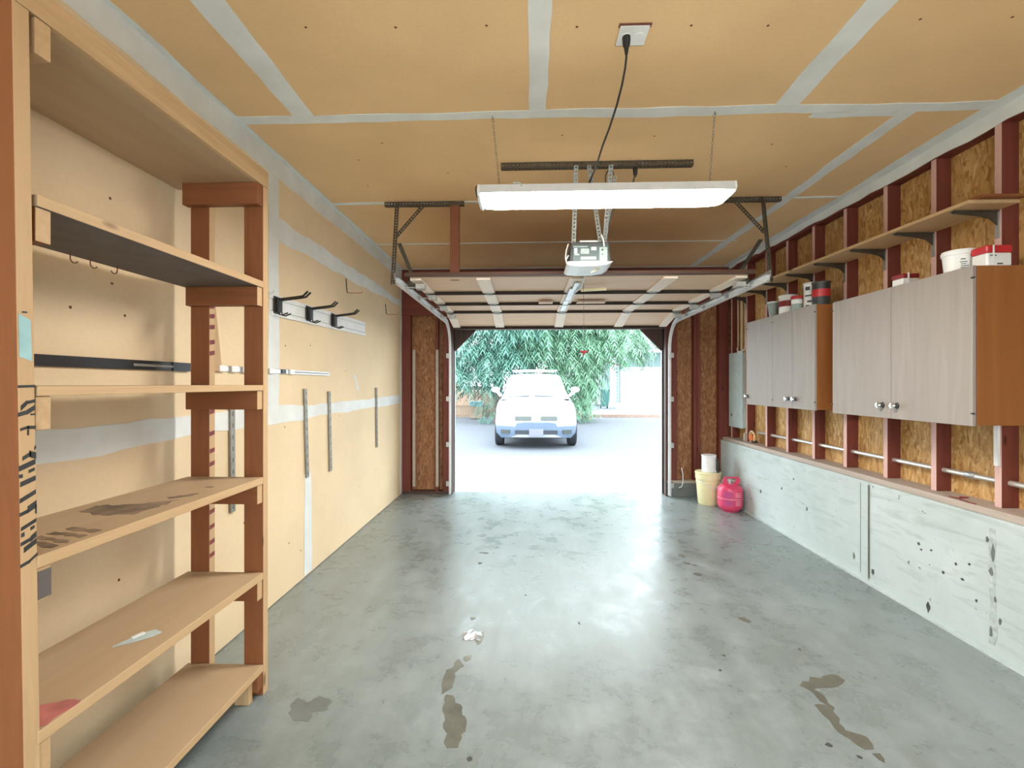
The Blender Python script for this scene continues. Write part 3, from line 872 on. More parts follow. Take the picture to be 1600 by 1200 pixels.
def chain(p0, p1, parent):
    p0 = Vector(p0); p1 = Vector(p1); d = p1 - p0; L = d.length; d.normalize()
    n = int(L / .019); m = MB()
    s1 = Vector((1, 0, 0)); s1 = (s1 - d * s1.dot(d)).normalized(); s2 = d.cross(s1)
    for i in range(n):
        c = p0 + d * (L * (i + .5) / n); s_ = s1 if i % 2 else s2
        loop = [c + d * (.0125 * math.cos(a)) + s_ * (.0055 * math.sin(a)) for a in [k * math.pi / 3 for k in range(6)]]
        m.tube(loop, .0014, 4, closed=True)
    m.build('chain', 'grey_steel', parent)
chain((-.20, 2.535, ZC), (-.155, 2.50, 2.462), fx)
chain((1.008, 2.535, ZC), (.965, 2.50, 2.462), fx)
for x in (-.20, 1.008):
    m = MB(); m.tube([(x, 2.535, ZC + .002), (x, 2.535, ZC - .012), (x + .006, 2.535, ZC - .02), (x + .008, 2.535, ZC - .012)], .002, 6); m.build('ceiling_hook', 'grey_steel', fx)
# ceiling outlet and power lead
ou = thing('ceiling_outlet', (.44, 1.97, ZC), 'square white ceiling outlet with a black plug in it', 'outlet')
B(.378, .50, 1.912, 2.022, ZC - .009, ZC - .0045).build('cover_plate', 'white_plastic', ou, bevel=.002)
B(.372, .506, 1.906, 1.925, ZC - .005, ZC).build('box_gap', 'rust', ou)
for x in (.413, .468):
    m = MB(); m.lathe([(.020, 0), (.019, -.004)], c=(x, 1.965, ZC - .009), seg=16); m.build('receptacle', 'white_paint', ou)
B(.378, .50, 2.0225, 2.027, ZC - .006, ZC).build('box_gap', 'rust', ou)
pl = thing('power_lead', (.32, 2.2, 2.5), 'black power lead hanging from the ceiling outlet to the fixture', 'cable')
m = MB(); m.lathe([(.007, -.075), (.010, -.05), (.016, -.035), (.018, -.012), (.017, 0)], c=(.413, 1.965, ZC - .010), seg=12); m.build('plug', 'black_plastic', pl, smooth=True)
m = MB()
pts = [(.413, 1.965, 2.82), (.413, 1.967, 2.80), (.411, 1.98, 2.765), (.405, 2.01, 2.72), (.392, 2.07, 2.66), (.375, 2.15, 2.61), (.355, 2.24, 2.565), (.335, 2.33, 2.50), (.318, 2.40, 2.472), (.312, 2.43, 2.466)]
m.tube(pts, .0048, 7); m.build('wire', 'black_plastic', pl, smooth=True)

# =================================================================== LEFT: STORAGE SHELF UNIT
SX = -1.21
su = thing('storage_shelf', (-1.38, 1.57, 0), 'tall homemade wooden storage shelf unit with five boards', 'shelf unit')
def shp(x0, x1, y0, y1, z0, z1, nm, mt, bev=.002, lean=0.0):
    m = B(x0, x1, y0, y1, z0, z1)
    if lean: m.v = [(x, y + lean * (z - 1.2), z) for x, y, z in m.v]
    return m.build(nm, mt, su, bevel=bev)
# posts (wide side faces along the wall, pale narrow edge faces the room)
def post(x0, x1, y0, y1, z1, lean=0.0):
    m = B(x0, x1, y0, y1, 0, z1); m.mi[3] = 1
    if lean: m.v = [(x, y + lean * (z - 1.2), z) for x, y, z in m.v]
    return m.build('post', ['redwood_z', 'pine_z'], su, bevel=.002)
post(-1.30, SX, 1.052, 1.090, 2.325, -.014)
post(-1.55, -1.46, 1.052, 1.090, 2.325)
post(-1.30, SX, 2.060, 2.098, 2.325)
rear = post(-1.55, -1.462, 2.060, 2.098, 2.325)
levels = [(.112, .142), (.530, .562), (.965, .996), (1.390, 1.415), (1.858, 1.888)]
for i, (z0, z1) in enumerate(levels):
    m = B(-1.56, SX + .002, 1.092, 2.057, z0, z1)
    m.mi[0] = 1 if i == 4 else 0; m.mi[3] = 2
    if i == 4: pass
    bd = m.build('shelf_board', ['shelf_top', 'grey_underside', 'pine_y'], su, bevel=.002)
    if i == 2:
        flat('stain', [(-1.485, 1.474), (-1.508, 1.553), (-1.40, 1.574), (-1.283, 1.632), (-1.273, 1.521), (-1.284, 1.444), (-1.397, 1.44)], 'shelf_stain', z=z1, t=.0008, parent=bd, jag=.012)
        for yy in (1.18, 1.215, 1.255, 1.30):
            flat('stain', [(-1.36, yy), (-1.235, yy - .03), (-1.232, yy - .012), (-1.355, yy + .022)], 'shelf_stain', z=z1, t=.0008, parent=bd, jag=.006)
        flat('knot', [(-1.313 + .02 * math.cos(k), 1.85 + .012 * math.sin(k)) for k in (0, 1, 2, 3, 4, 5)], 'shelf_stain', z=z1, t=.0008, parent=bd)
        flat('stain', [(-1.33, 1.65), (-1.27, 1.70), (-1.28, 1.74), (-1.35, 1.68)], 'shelf_stain', z=z1, t=.0008, parent=bd, jag=.006)
    if i == 1:
        flat('stain', [(-1.30, 1.12), (-1.31, 1.18), (-1.25, 1.21), (-1.215, 1.20), (-1.212, 1.12), (-1.23, 1.10)], 'shelf_red', z=z1, t=.0008, parent=bd, jag=.006)
    # cleats under both ends
    if i > 0:
        for (ya, yb), nm in (((1.0915, 1.129), 'cleat'), ((2.021, 2.0595), 'cleat')):
            m = B(-1.545, SX - .004, ya, yb, z0 - .085, z0 - .0005)
            m.mi[3] = 1
            m.build(nm, ['redwood_x', 'pine_x'], su, bevel=.002)
# short blocks under the bottom board
for ya, yb in ((1.0915, 1.129), (2.021, 2.0595)):
    B(-1.545, SX - .004, ya, yb, .112 - .075, .1115).build('cleat', 'redwood_x', su, bevel=.002)
B(-1.30, -1.235, 1.99, 2.02, 0, .111).build('foot_block', 'pine_z', su, bevel=.002)
# top: board, end rails, fascia
B(XL + .004, SX - .02, 1.055, 2.095, 2.326, 2.345).build('top_board', 'shelf_top', su, bevel=.001)
B(-1.560, SX - .004, 2.021, 2.0595, 2.228, 2.3255).build('cleat', 'redwood_x', su, bevel=.002)
B(-1.560, SX - .004, 1.0915, 1.129, 2.236, 2.3255).build('cleat', 'pine_x', su, bevel=.002)
B(SX - .02, SX, 1.045, 2.105, 2.327, 2.400).build('fascia', 'pine_y', su, bevel=.002)
# pencil and marker marks on the near post edge, teal paint, red stripes on the rear post
def mark(y0, y1, za, zb, t, mt='ink', slant=.010):
    """stroke across the narrow post edge; za at near side, zb at far side"""
    off = lambda z: -.014 * (z - 1.2)
    ya = 1.052 + off(za) + (y0) * .038; yb = 1.052 + off(za) + y1 * .038
    MB().add([(SX - .001, ya, za - t / 2), (SX - .001, yb, zb - t / 2), (SX - .001, yb, zb + t / 2), (SX - .001, ya, za + t / 2),
              (SX + .0008, ya, za - t / 2), (SX + .0008, yb, zb - t / 2), (SX + .0008, yb, zb + t / 2), (SX + .0008, ya, za + t / 2)],
             [(0, 1, 2, 3), (4, 5, 6, 7), (0, 1, 5, 4), (1, 2, 6, 5), (2, 3, 7, 6), (3, 0, 4, 7)]).build('mark', mt, su)
for a in [(.02, 1, 1.414, 1.415, .006), (.15, .5, 1.362, 1.375, .012), (.5, 1, 1.375, 1.379, .008), (.0, .5, 1.347, 1.352, .010), (.5, .98, 1.352, 1.363, .012), (.7, 1, 1.346, 1.346, .004),
          (.1, .6, 1.311, 1.316, .007), (.5, 1, 1.315, 1.314, .008), (.5, .6, 1.303, 1.303, .014),
          (.2, .7, 1.241, 1.251, .010), (.6, 1, 1.251, 1.244, .016), (.9, 1, 1.262, 1.266, .008),
          (0, .95, 1.218, 1.230, .013), (.55, .9, 1.208, 1.212, .008), (.0, .2, 1.200, 1.200, .009),
          (.05, .95, 1.180, 1.190, .012), (.02, .95, 1.141, 1.156, .011), (.45, .98, 1.116, 1.126, .017), (.0, .5, 1.108, 1.113, .009), (.9, .99, 1.113, 1.113, .022),
          (.05, .95, 1.073, 1.086, .009), (.6, .85, 1.068, 1.071, .008), (.05, .25, 1.058, 1.060, .010), (.03, .6, 1.037, 1.043, .009), (.6, .95, 1.043, 1.052, .014),
          (.2, .95, 1.021, 1.035, .013), (.0, .55, .985, .990, .008), (.5, 1.0, .990, 1.002, .007), (.3, .6, 1.592, 1.593, .004)]:
    mark(*a)
MB().add([(SX + .0007, 1.052, 1.485), (SX + .0007, 1.080, 1.475), (SX + .0007, 1.077, 1.575), (SX + .0007, 1.050, 1.588)], [(0, 1, 2, 3)]).build('paint_patch', 'teal_paint', su)
for z in (1.80, 1.765, 1.72, 1.67, 1.60, 1.55, 1.28, 1.18, 1.10, 1.04, .93, .88, .82, .75, .68, .62):
    MB().add([(-1.4612, 2.061, z), (-1.4612, 2.095, z + .006), (-1.4612, 2.095, z + .026), (-1.4612, 2.061, z + .020)], [(0, 1, 2, 3)]).build('stripe', 'ink_red', su)
# dark square on the near cleat under the third board
B(-1.235, SX - .0025, 1.092, 1.1285, .885, .955).build('paint_patch', 'grey_underside', su)
# wire cup hooks under the top shelf board
for y, flip in ((1.475, 1), (1.545, 1), (1.650, -1)):
    pts = [(-1.52, y, 1.859), (-1.52, y, 1.842)]
    pts += [(-1.52, y + flip * (.013 - .013 * math.cos(a)), 1.838 - .013 * math.sin(a)) for a in [k * math.pi / 8 for k in range(0, 8)]]
    m = MB(); m.tube(pts, .0018, 6)
    m.build('cup_hook', 'rust', label='small rusty wire cup hook screwed under the grey shelf board' if flip > 0 else 'small rusty cup hook facing the opposite way to the other two', cat='hook', group='wire cup hooks under the top shelf board')
# grey blade lying on the second shelf
ts = thing('putty_blade', (-1.31, 1.51, .562), 'flat grey metal blade lying on a shelf board', 'blade')
m = MB(); m.prism([(-1.353, 1.451), (-1.345, 1.480), (-1.325, 1.535), (-1.300, 1.560), (-1.265, 1.545), (-1.275, 1.520), (-1.31, 1.482)], 'z', .5628, .566); m.build('blade', 'panel_grey', ts)
m = MB(); m.prism([(-1.338, 1.503), (-1.325, 1.538), (-1.312, 1.532), (-1.325, 1.498)], 'z', .566, .569); m.build('label', 'white_paint', ts)
# black drawer slide on the wall behind the unit
bs = thing('drawer_slide', (XL + .01, 1.6, 1.48), 'black drawer slide fixed to the wall behind the shelf unit', 'rail')
B(XL + .001, XL + .012, 1.10, 2.06, 1.480, 1.520).build('channel', 'black_steel', bs, bevel=.002)
B(XL + .012, XL + .016, 1.84, 2.06, 1.494, 1.505).build('inner_slide', 'grey_steel', bs, bevel=.001)
B(XL + .001, XL + .016, 2.05, 2.16, 1.480, 1.520).build('end_block', 'black_steel', bs, bevel=.001)
# leaning offcut and grey standard seen through the unit
m = MB(); m.prism([(2.22, 1.495), (2.385, 1.485), (2.33, 1.84), (2.26, 1.84)], 'x', XL + .001, XL + .018); m.build('plywood_offcut', 'pine_z', label='tapered pine offcut fixed to the wall behind the shelf unit', cat='wood')

# =================================================================== LEFT WALL FITTINGS
def standard(y0, y1, z0, z1, label, grp=None):
    t = thing('wall_standard', (XL + .006, y0, z0), label, 'rail', grp)
    w = .04
    m = MB(); lean = (y1 - y0)
    m.add([(XL + .001, y0, z1), (XL + .001, y0 + w, z1), (XL + .001, y1 + w, z0), (XL + .001, y1, z0), (XL + .016, y0, z1), (XL + .016, y0 + w, z1), (XL + .016, y1 + w, z0), (XL + .016, y1, z0)],
          [(0, 1, 2, 3), (4, 5, 6, 7), (0, 1, 5, 4), (1, 2, 6, 5), (2, 3, 7, 6), (3, 0, 4, 7)])
    m.build('channel', 'grey_steel', t, bevel=.002)
    for k in range(10):
        z = z1 - .03 - (z1 - z0 - .06) * k / 9; yy = y0 + (y1 - y0) * (z1 - z) / (z1 - z0) + .02
        B(XL + .0155, XL + .0166, yy - .003, yy + .003, z - .012, z + .012).build('slot', 'tube_black', t)
standard(3.285, 3.32, .732, 1.385, 'grey slotted wall standard above the white vertical joint')
standard(3.69, 3.72, .703, 1.36, 'grey slotted wall standard between the two other standards')
standard(4.86, 4.88, .74, 1.38, 'thin grey slotted wall standard near the garage door')
standard(2.455, 2.46, .715, 1.35, 'grey slotted wall standard seen through the shelf unit end')
# silver drawer slide
ss = thing('drawer_slide', (XL + .01, 3.0, 1.48), 'short silver drawer slide with white clips on the wall', 'rail')
B(XL + .001, XL + .011, 2.28, 3.72, 1.488, 1.518).build('channel', 'galv', ss, bevel=.002)
B(XL + .011, XL + .015, 3.15, 3.70, 1.498, 1.508).build('inner_slide', 'grey_steel', ss)
for y in (2.36, 2.46, 2.56, 2.83, 3.08):
    B(XL + .011, XL + .022, y, y + .055, 1.486, 1.520).build('clip', 'white_plastic', ss, bevel=.002)
B(XL + .011, XL + .018, 2.98, 3.03, 1.49, 1.516).build('clip', 'black_steel', ss)
# white slat rail with double hooks
hr = thing('hook_rail', (XL + .01, 3.7, 1.87), 'white slat rail on the wall carrying three black double hooks', 'rail')
tl = Vector((0, 1, .026)).normalized(); up = Vector((0, -.026, 1)).normalized(); OX = Vector((1, 0, 0))
def onrail(y, dz): return Vector((XL, y, 1.926 + (y - 2.864) * .026 + dz))
c = (onrail(2.86, 0) + onrail(4.55, 0)) / 2; hl = .845
for dz, hh, th in ((0, .035, .006), (.052, .014, .012), (-.056, .014, .014)):
    MB().obox(c + up * dz + OX * (th / 2 + .001), (tl, up, OX), (hl, hh, th / 2)).build('slat', 'white_paint', hr, bevel=.002)
for dz in (.036, -.039):
    MB().obox(c + up * dz + OX * .004, (tl, up, OX), (hl, .003, .003)).build('groove', 'panel_grey', hr)
for i, (y, lb) in enumerate(((2.90, 'black double hook on the rail end beside the shelf unit'), (3.325, 'black double hook in the middle of the white rail'), (3.755, 'black double hook furthest along the rail from the shelf unit'))):
    h = thing('double_hook', onrail(y, -.05), lb, 'hook', 'double hooks on the white rail')
    z = onrail(y, 0).z; X0 = XL + .016
    B(X0, X0 + .008, y - .02, y + .045, z - .055, z + .055).build('back_plate', 'black_steel', h, bevel=.002)
    B(X0 + .008, X0 + .028, y - .012, y + .038, z - .045, z + .045).build('body', 'black_plastic', h, bevel=.004)
    for dy in (-.006, .032):
        m = MB(); m.tube([(X0 + .02, y + dy, z + .035), (X0 + .15, y + dy, z + .050), (X0 + .185, y + dy, z + .056), (X0 + .215, y + dy, z + .085)], .0065, 8); m.build('prong', 'black_steel', h, smooth=True)
        m = MB(); m.tube([(X0 + .02, y + dy, z - .03), (X0 + .03, y + dy, z - .062), (X0 + .05, y + dy, z - .066), (X0 + .085, y + dy, z - .052)], .0045, 8); m.build('lower_prong', 'black_steel', h, smooth=True)
# J hooks high on the wall
for y, zt, zb, lb in ((4.07, 2.365, 2.24, 'thin black wire hook on the wall above the white rail'), (5.21, 2.335, 2.22, 'thin wire hook on the wall near the door track')):
    h = thing('wire_hook', (XL, y, zb), lb, 'hook')
    m = MB(); m.tube([(XL + .006, y, zt), (XL + .008, y + .02, zb + .01), (XL + .014, y + .022, zb)], .004, 6); m.build('shank', 'black_steel', h)
    m = MB(); m.tube([(XL + .014, y + .022, zb), (XL + .13, y + .024, zb - .002), (XL + .15, y + .024, zb + .012)], .0035, 6); m.build('prong', 'copper', h)
m = MB(); m.tube([(XL + .004, 2.80, 1.985), (XL + .03, 2.84, 1.99), (XL + .03, 2.86, 2.01)], .003, 6); m.build('bent_nail', 'panel_grey', label='bent nail above the end of the white hook rail', cat='nail')
# two pale battens on the front wall
for x, lb in ((-1.475, 'pale grey wooden batten standing in the corner of the door wall'), (-1.175, 'pale grey wooden batten next to the door track')):
    m = MB(); m.box(x - .018, x + .018, YF - .022, YF - .002, .10, 1.86); m.build('batten', 'sill', label=lb, cat='batten', bevel=.002)

# =================================================================== RIGHT: CABINETS
def cabinet(y0, y1, z0, z1, splits, knobs, label, drop=0.0):
    t = thing('wall_cabinet', (2.37, (y0 + y1) / 2, z0), label, 'cabinet')
    xf = 2.238; xb = XS - .001; w = .018
    for ya, yb in ((y0, y0 + w), (y1 - w, y1)): B(xf, xb, ya, yb, z0, z1).build('side_panel', 'cabinet_side', t, bevel=.001)
    B(xf, xb, y0 + w, y1 - w, z0, z0 + w).build('bottom_panel', 'cabinet_side', t)
    B(xf, xb, y0 + w, y1 - w, z1 - w, z1).build('top_panel', 'cabinet_side', t)
    B(xb - .006, xb, y0 + w, y1 - w, z0 + w, z1 - w).build('back_panel', 'cabinet_side', t)
    ds = []
    for ya, yb in zip(splits, splits[1:]):
        ds.append(B(2.220, xf - .001, ya + .0015, yb - .0015, z0 - .004, z1 + .002).build('door', 'cabinet_door', t, bevel=.0015))
    for i, y, z in knobs:
        k = MB(); k.lathe([(.007, .0), (.007, -.014), (.015, -.018), (.0195, -.026), (.016, -.036), (.004, -.039)], c=(2.220, y, z), axis='x', seg=16); k.build('knob', 'chrome', ds[i], smooth=True)
        k = MB(); k.lathe([(.019, 0), (.015, -.004)], c=(2.220, y, z), axis='x', seg=16); k.build('rosette', 'black_steel', ds[i])
    for i, d in enumerate(ds):
        ya, yb = splits[i], splits[i + 1]
        yh = ya if i == 0 else yb
        for z in (z0 + .06, z1 - .06):
            B(2.216, 2.222, yh - .008, yh + .008, z - .004, z + .004).build('hinge', 'black_steel', d)
    return t
cabinet(2.385, 3.452, 1.212, 2.012, (2.385, 2.908, 3.452), ((0, 2.862, 1.289), (1, 2.975, 1.288)), 'wide two-door wall cabinet with pale doors and orange-brown side')
cabinet(3.66, 4.776, 1.218, 2.040, (3.66, 3.968, 4.281, 4.776), ((0, 3.92, 1.294), (1, 4.025, 1.294), (2, 4.755, 1.296)), 'three-door wall cabinet with pale doors beside the electrical panel')
# dark repair strip and pinholes on the near cabinet
# =================================================================== RIGHT: LONG SHELF ON BRACKETS
ls = thing('long_shelf', (2.40, 3.9, 2.35), 'long narrow plywood shelf on steel brackets across the studs', 'shelf')
zs = lambda y: 2.354 + (y - 2.6) * .025
def ybar(xa, xb, ya, yb, za_, zb_, nm, mt, parent):
    """board whose height follows the slope of the shelf"""
    v = [(xa, ya, zs(ya) + za_), (xb, ya, zs(ya) + za_), (xb, yb, zs(yb) + za_), (xa, yb, zs(yb) + za_), (xa, ya, zs(ya) + zb_), (xb, ya, zs(ya) + zb_), (xb, yb, zs(yb) + zb_), (xa, yb, zs(yb) + zb_)]
    return MB().add(v, [(3, 2, 1, 0), (4, 5, 6, 7), (0, 1, 5, 4), (1, 2, 6, 5), (2, 3, 7, 6), (3, 0, 4, 7)]).build(nm, mt, parent, bevel=.002)
ybar(2.262, XS - .001, 2.455, 5.35, 0, .019, 'shelf_board', 'pine_y', ls)
ybar(2.30, XS - .001, 2.42, 2.95, .0195, .035, 'shelf_board', 'redwood_y', ls)
for y in ys:
    yy = y + .019; z = zs(yy)
    m = MB(); m.box(2.285, XS - .004, yy - .010, yy + .010, z - .008, z - .0005); 
    m.prism([(2.272, z - .006), (XS - .006, z - .006), (XS - .006, z - .080), (XS - .045, z - .046), (XS - .11, z - .030), (2.280, z - .016)], 'y', yy - .003, yy + .003)
    br = m.build('bracket', 'dark_steel', ls)
    B(XS - .006, XS - .0005, yy - .010, yy + .010, z - .15, z - .006).build('bracket_leg', 'galv', br)

# containers on the cabinets
def tub(name, x, y, z, r0, r1, h, body, lid, label, band=None, lidh=.018, group=None, seg=24):
    t = thing(name, (x, y, z), label, 'container', group)
    m = MB(); m.lathe([(r0, 0), (r0 + (r1 - r0) * .98, h - .006), (r1, h)], c=(x, y, z), seg=seg); bd = m.build('body', body, t, smooth=True)
    if band:
        a, b, mt = band
        ra = r0 + (r1 - r0) * a + .0012; rb = r0 + (r1 - r0) * b + .0012
        m = MB(); m.lathe([(ra, h * a), (rb, h * b)], c=(x, y, z), seg=seg, caps=False); m.build('label_band', mt, t, smooth=True)
    m = MB(); m.lathe([(r1 + .004, h - .004), (r1 + .006, h + lidh * .6), (r1 + .002, h + lidh), (.01, h + lidh)], c=(x, y, z), seg=seg); m.build('lid', lid, t, smooth=True)
    return t
def marks(t, x, y, z, r, rows, mat='stain_black', a0=-2.6, a1=-1.4):
    """little printed bars wrapped on the side that faces the viewer"""
    for zz, aa, bb, hh in rows:
        m = MB(); n = 5
        lo = [(x + (r + .002) * math.cos(aa + (bb - aa) * i / n), y + (r + .002) * math.sin(aa + (bb - aa) * i / n), z + zz) for i in range(n + 1)]
        m.grid([lo, [(p[0], p[1], p[2] + hh) for p in lo]]); m.build('print', mat, t)
zc1 = 2.0125; zc2 = 2.0405
t = tub('plastic_tub', 2.305, 2.555, zc1, .060, .068, .095, 'white_plastic', 'white_plastic', 'round white plastic tub on the wide two-door cabinet', lidh=.022)
marks(t, 2.305, 2.555, zc1, .064, [(.060, -2.2, -1.9, .006), (.046, -2.25, -1.8, .005), (.036, -2.2, -1.85, .004), (.015, -2.2, -1.8, .005), (.026, -2.2, -1.7, .004)], 'stain_grey')
# square tub with red lid
t = thing('square_tub', (2.36, 2.46, zc1), 'white square tub with red upper half beside the round tub', 'container')
B(2.300, 2.420, 2.396, 2.482, zc1, zc1 + .068).build('body', 'white_plastic', t, bevel=.008)
B(2.298, 2.422, 2.394, 2.484, zc1 + .068, zc1 + .106).build('lid', 'red_plastic', t, bevel=.008)
B(2.323, 2.331, 2.392, 2.3945, zc1 + .004, zc1 + .104).build('stripe', 'white_paint', t)
B(2.347, 2.372, 2.3925, 2.3965, zc1 + .008, zc1 + .014).build('print', 'stain_black', t)
B(2.312, 2.342, 2.3925, 2.3965, zc1 + .05, zc1 + .055).build('print', 'stain_grey', t)
t = thing('square_tub', (2.31, 2.92, zc1), 'small white tub with red lid on the middle of the wide cabinet', 'container')
B(2.262, 2.36, 2.872, 2.955, zc1, zc1 + .050).build('body', 'white_plastic', t, bevel=.006)
B(2.260, 2.362, 2.870, 2.957, zc1 + .050, zc1 + .078).build('lid', 'dark_red', t, bevel=.006)
B(2.290, 2.299, 2.868, 2.8705, zc1 + .004, zc1 + .082).build('stripe', 'white_paint', t)
t = tub('plastic_cup', 2.285, 4.39, zc2, .034, .050, .135, 'opener_label', 'white_plastic', 'tapered grey plastic pot on the three-door cabinet', lidh=.010)
t = tub('paint_tin', 2.295, 4.165, zc2, .072, .072, .150, 'white_plastic', 'fixture_metal', 'white tin with a red label band on the three-door cabinet', band=(.40, .74, 'dark_red'), lidh=.012)
t = tub('paint_tin', 2.270, 3.985, zc2, .042, .042, .100, 'opener_label', 'red_plastic', 'small grey tin with red cap among the tins', band=(.55, .9, 'white_paint'), lidh=.022)
t = tub('paint_tin', 2.335, 3.905, zc2, .050, .050, .205, 'white_plastic', 'fixture_metal', 'tall white tin printed with black bars', lidh=.010)
marks(t, 2.335, 3.905, zc2, .050, [(.15, -2.9, -2.2, .03), (.10, -3.0, -1.6, .012), (.05, -2.6, -1.5, .016), (.02, -2.9, -2.3, .01)], 'stain_black')
t = tub('paint_tin', 2.34, 3.775, zc2, .062, .062, .185, 'stain_black', 'dark_steel', 'dark tin with a red label band at the cabinet end', band=(.40, .72, 'red_plastic'), lidh=.010)

# electrical panel
ep = thing('electrical_panel', (2.50, 5.62, .905), 'pale green-grey electrical panel between the studs in the corner', 'electrical panel')
B(2.488, XO - .003, 5.452, 5.795, .905, 1.79).build('box', 'panel_grey', ep, bevel=.003)
B(2.478, 2.489, 5.445, 5.80, .90, 1.795).build('cover', 'panel_grey', ep, bevel=.004)
dr = B(2.470, 2.479, 5.52, 5.72, 1.02, 1.56).build('door', 'panel_grey', ep, bevel=.003)
B(2.466, 2.471, 5.69, 5.71, 1.03, 1.06).build('latch', 'dark_steel', dr)
for i, (y, x) in enumerate(((5.50, 2.545), (5.55, 2.56), (5.60, 2.548), (5.65, 2.562), (5.71, 2.55))):
    m = MB(); m.tube([(x, y + .02, 2.80), (x, y, 2.45), (x - .004, y - .012, 2.15), (x + .006, y + .01, 1.95), (x, y + .004, 1.80)], .009, 7)
    m.build('cable', 'romex', label='cream electrical cable running down to the electrical panel', cat='cable', group='cables above the electrical panel', smooth=True)
m = MB(); m.tube([(2.53, 5.47, 1.84), (2.50, 5.47, 1.81), (2.50, 5.53, 1.80), (2.50, 5.60, 1.805), (2.52, 5.66, 1.85)], .010, 8); m.build('cable_loop', 'white_plastic', label='white cable bent over the top of the electrical panel', cat='cable', smooth=True)
# conduit through the studs
m = MB(); m.tube([(2.566, -1.5, .893), (2.566, 2.0, .893), (2.566, 4.0, .885), (2.566, 5.25, .878)], .0155, 10)
m.build('conduit', 'pipe_metal', label='metal conduit running through the studs above the sill', cat='pipe', smooth=True)
m = MB(); m.lathe([(.019, 0), (.021, .004), (.021, .05), (.019, .054)], c=(2.566, 2.74, .892), axis='y', seg=14); m.build('conduit_coupling', 'galv', label='galvanised coupling on the conduit between two studs', cat='fitting', smooth=True)
# orange and yellow strap coil on the sill
sc = thing('strap_coil', (2.52, 5.28, .758), 'small orange and yellow strap coil lying on the sill', 'strap')
for k, (rr, mt) in enumerate(((.062, 'romex'), (.052, 'yellow_plastic'))):
    m = MB(); m.tube([(2.515 + .012 * k, 5.29 + rr * math.cos(a), .758 + rr + .006 + rr * math.sin(a)) for a in [q * math.pi / 8 for q in range(16)]], .008, 6, closed=True); m.build('loop', mt, sc, smooth=True)
B(2.49, 2.55, 5.255, 5.32, .785, .850).build('block', 'orange_plastic', sc, bevel=.010)
B(2.495, 2.56, 5.24, 5.27, .760, .785).build('buckle', 'dark_steel', sc, bevel=.005)
# sill clutter: small wooden block, red string
B(2.50, 2.56, 5.42, 5.47, .758, .85).build('wood_block', 'sill', label='small rough wooden block on the sill under the electrical panel', cat='block', bevel=.003)
m = MB(); m.tube([(2.47, 2.80, .760), (2.46, 2.74, .765), (2.475, 2.70, .775), (2.50, 2.71, .775), (2.49, 2.755, .768), (2.46, 2.72, .762), (2.45, 2.66, .761), (2.455, 2.62, .761)], .003, 6); m.build('string', 'dark_red', label='piece of dark red string on the sill', cat='string', smooth=True)
B(XS - .012, XS - .0005, 2.557, 2.58, .98, 1.20).build('strap_plate', 'white_paint', label='short white metal strap on the stud under the wide cabinet', cat='strap')

# =================================================================== BUCKET, TIN, TANK
bx, by = 2.125, 5.545
bk = thing('bucket', (bx, by, 0), 'cream plastic bucket with bail handle in the corner', 'bucket')
m = MB(); m.lathe([(.105, 0), (.112, .01), (.132, .26), (.136, .262), (.136, .272), (.133, .275), (.137, .30), (.141, .305), (.141, .36), (.146, .365), (.146, .375), (.138, .377), (.134, .36), (.112, .02), (.01, .018)], c=(bx, by, 0), seg=32); m.build('body', 'cream_bucket', bk, smooth=True)
m = MB(); m.lathe([(.141, .372), (.146, .378), (.140, .386), (.02, .384)], c=(bx, by, 0), seg=32); m.build('lid', 'cream_bucket', bk, smooth=True)
m = MB(); m.tube([(bx + .140 * math.cos(a), by - .05 - .12 * abs(math.sin(a)) * .9, .20 + .10 * abs(math.cos(a)) ) for a in [math.pi + k * math.pi / 12 for k in range(13)]], .004, 6); m.build('handle', 'white_plastic', bk)
t = thing('paint_can', (2.13, 5.53, .386), 'white paint can standing on the cream bucket', 'can')
m = MB(); m.lathe([(.080, .0), (.083, .003), (.080, .008), (.080, .185), (.084, .19), (.084, .197), (.070, .197), (.070, .192), (.01, .192)], c=(2.13, 5.53, .3865), seg=28); m.build('body', 'white_paint', t, smooth=True)
m = MB(); m.lathe([(.010, 0), (.010, -.006)], c=(2.185, 5.468, .545), axis='y', seg=10); m.build('ear', 'galv', t)
marks(t, 2.13, 5.53, .3865, .081, [(.05, -.55, -.2, .10), (.14, -.9, -.6, .03)], 'stain_black')
B(2.19, 2.212, 5.43, 5.452, .3865, .545).build('small_tube', 'black_plastic', label='slim black tube beside the white paint can on the bucket', cat='tube', bevel=.004)
tx, ty = 2.258, 5.255
tk = thing('helium_tank', (tx, ty, 0), 'pink-red disposable gas tank with guard handle against the concrete wall', 'tank')
m = MB(); m.lathe([(.085, 0), (.088, .012), (.10, .016), (.120, .035), (.133, .07), (.133, .235), (.125, .262), (.105, .285), (.07, .300), (.03, .306)], c=(tx, ty, 0), seg=36); m.build('shell', 'pink_tank', tk, smooth=True)
m = MB(); m.lathe([(.1342, .148), (.1342, .156)], c=(tx, ty, 0), seg=36, caps=False); m.build('weld_seam', 'pale_pink', tk)
m = MB(); n = 10
for z0_, z1_ in ((.165, .235), (.075, .14)):
    lo = [(tx + .1345 * math.cos(a), ty + .1345 * math.sin(a), z0_) for a in [-2.5 + .75 * i / n for i in range(n + 1)]]
    m.grid([lo, [(p[0], p[1], z1_) for p in lo]])
m.build('label', 'purple_label', tk)
m = MB()
for z_ in (.215, .195, .178, .125, .105, .088):
    lo = [(tx + .1350 * math.cos(a), ty + .1350 * math.sin(a), z_) for a in [-1.55 + .55 * i / n for i in range(n + 1)]]
    m.grid([lo, [(p[0], p[1], z_ + .008) for p in lo]])
m.build('print', 'pale_pink', tk)
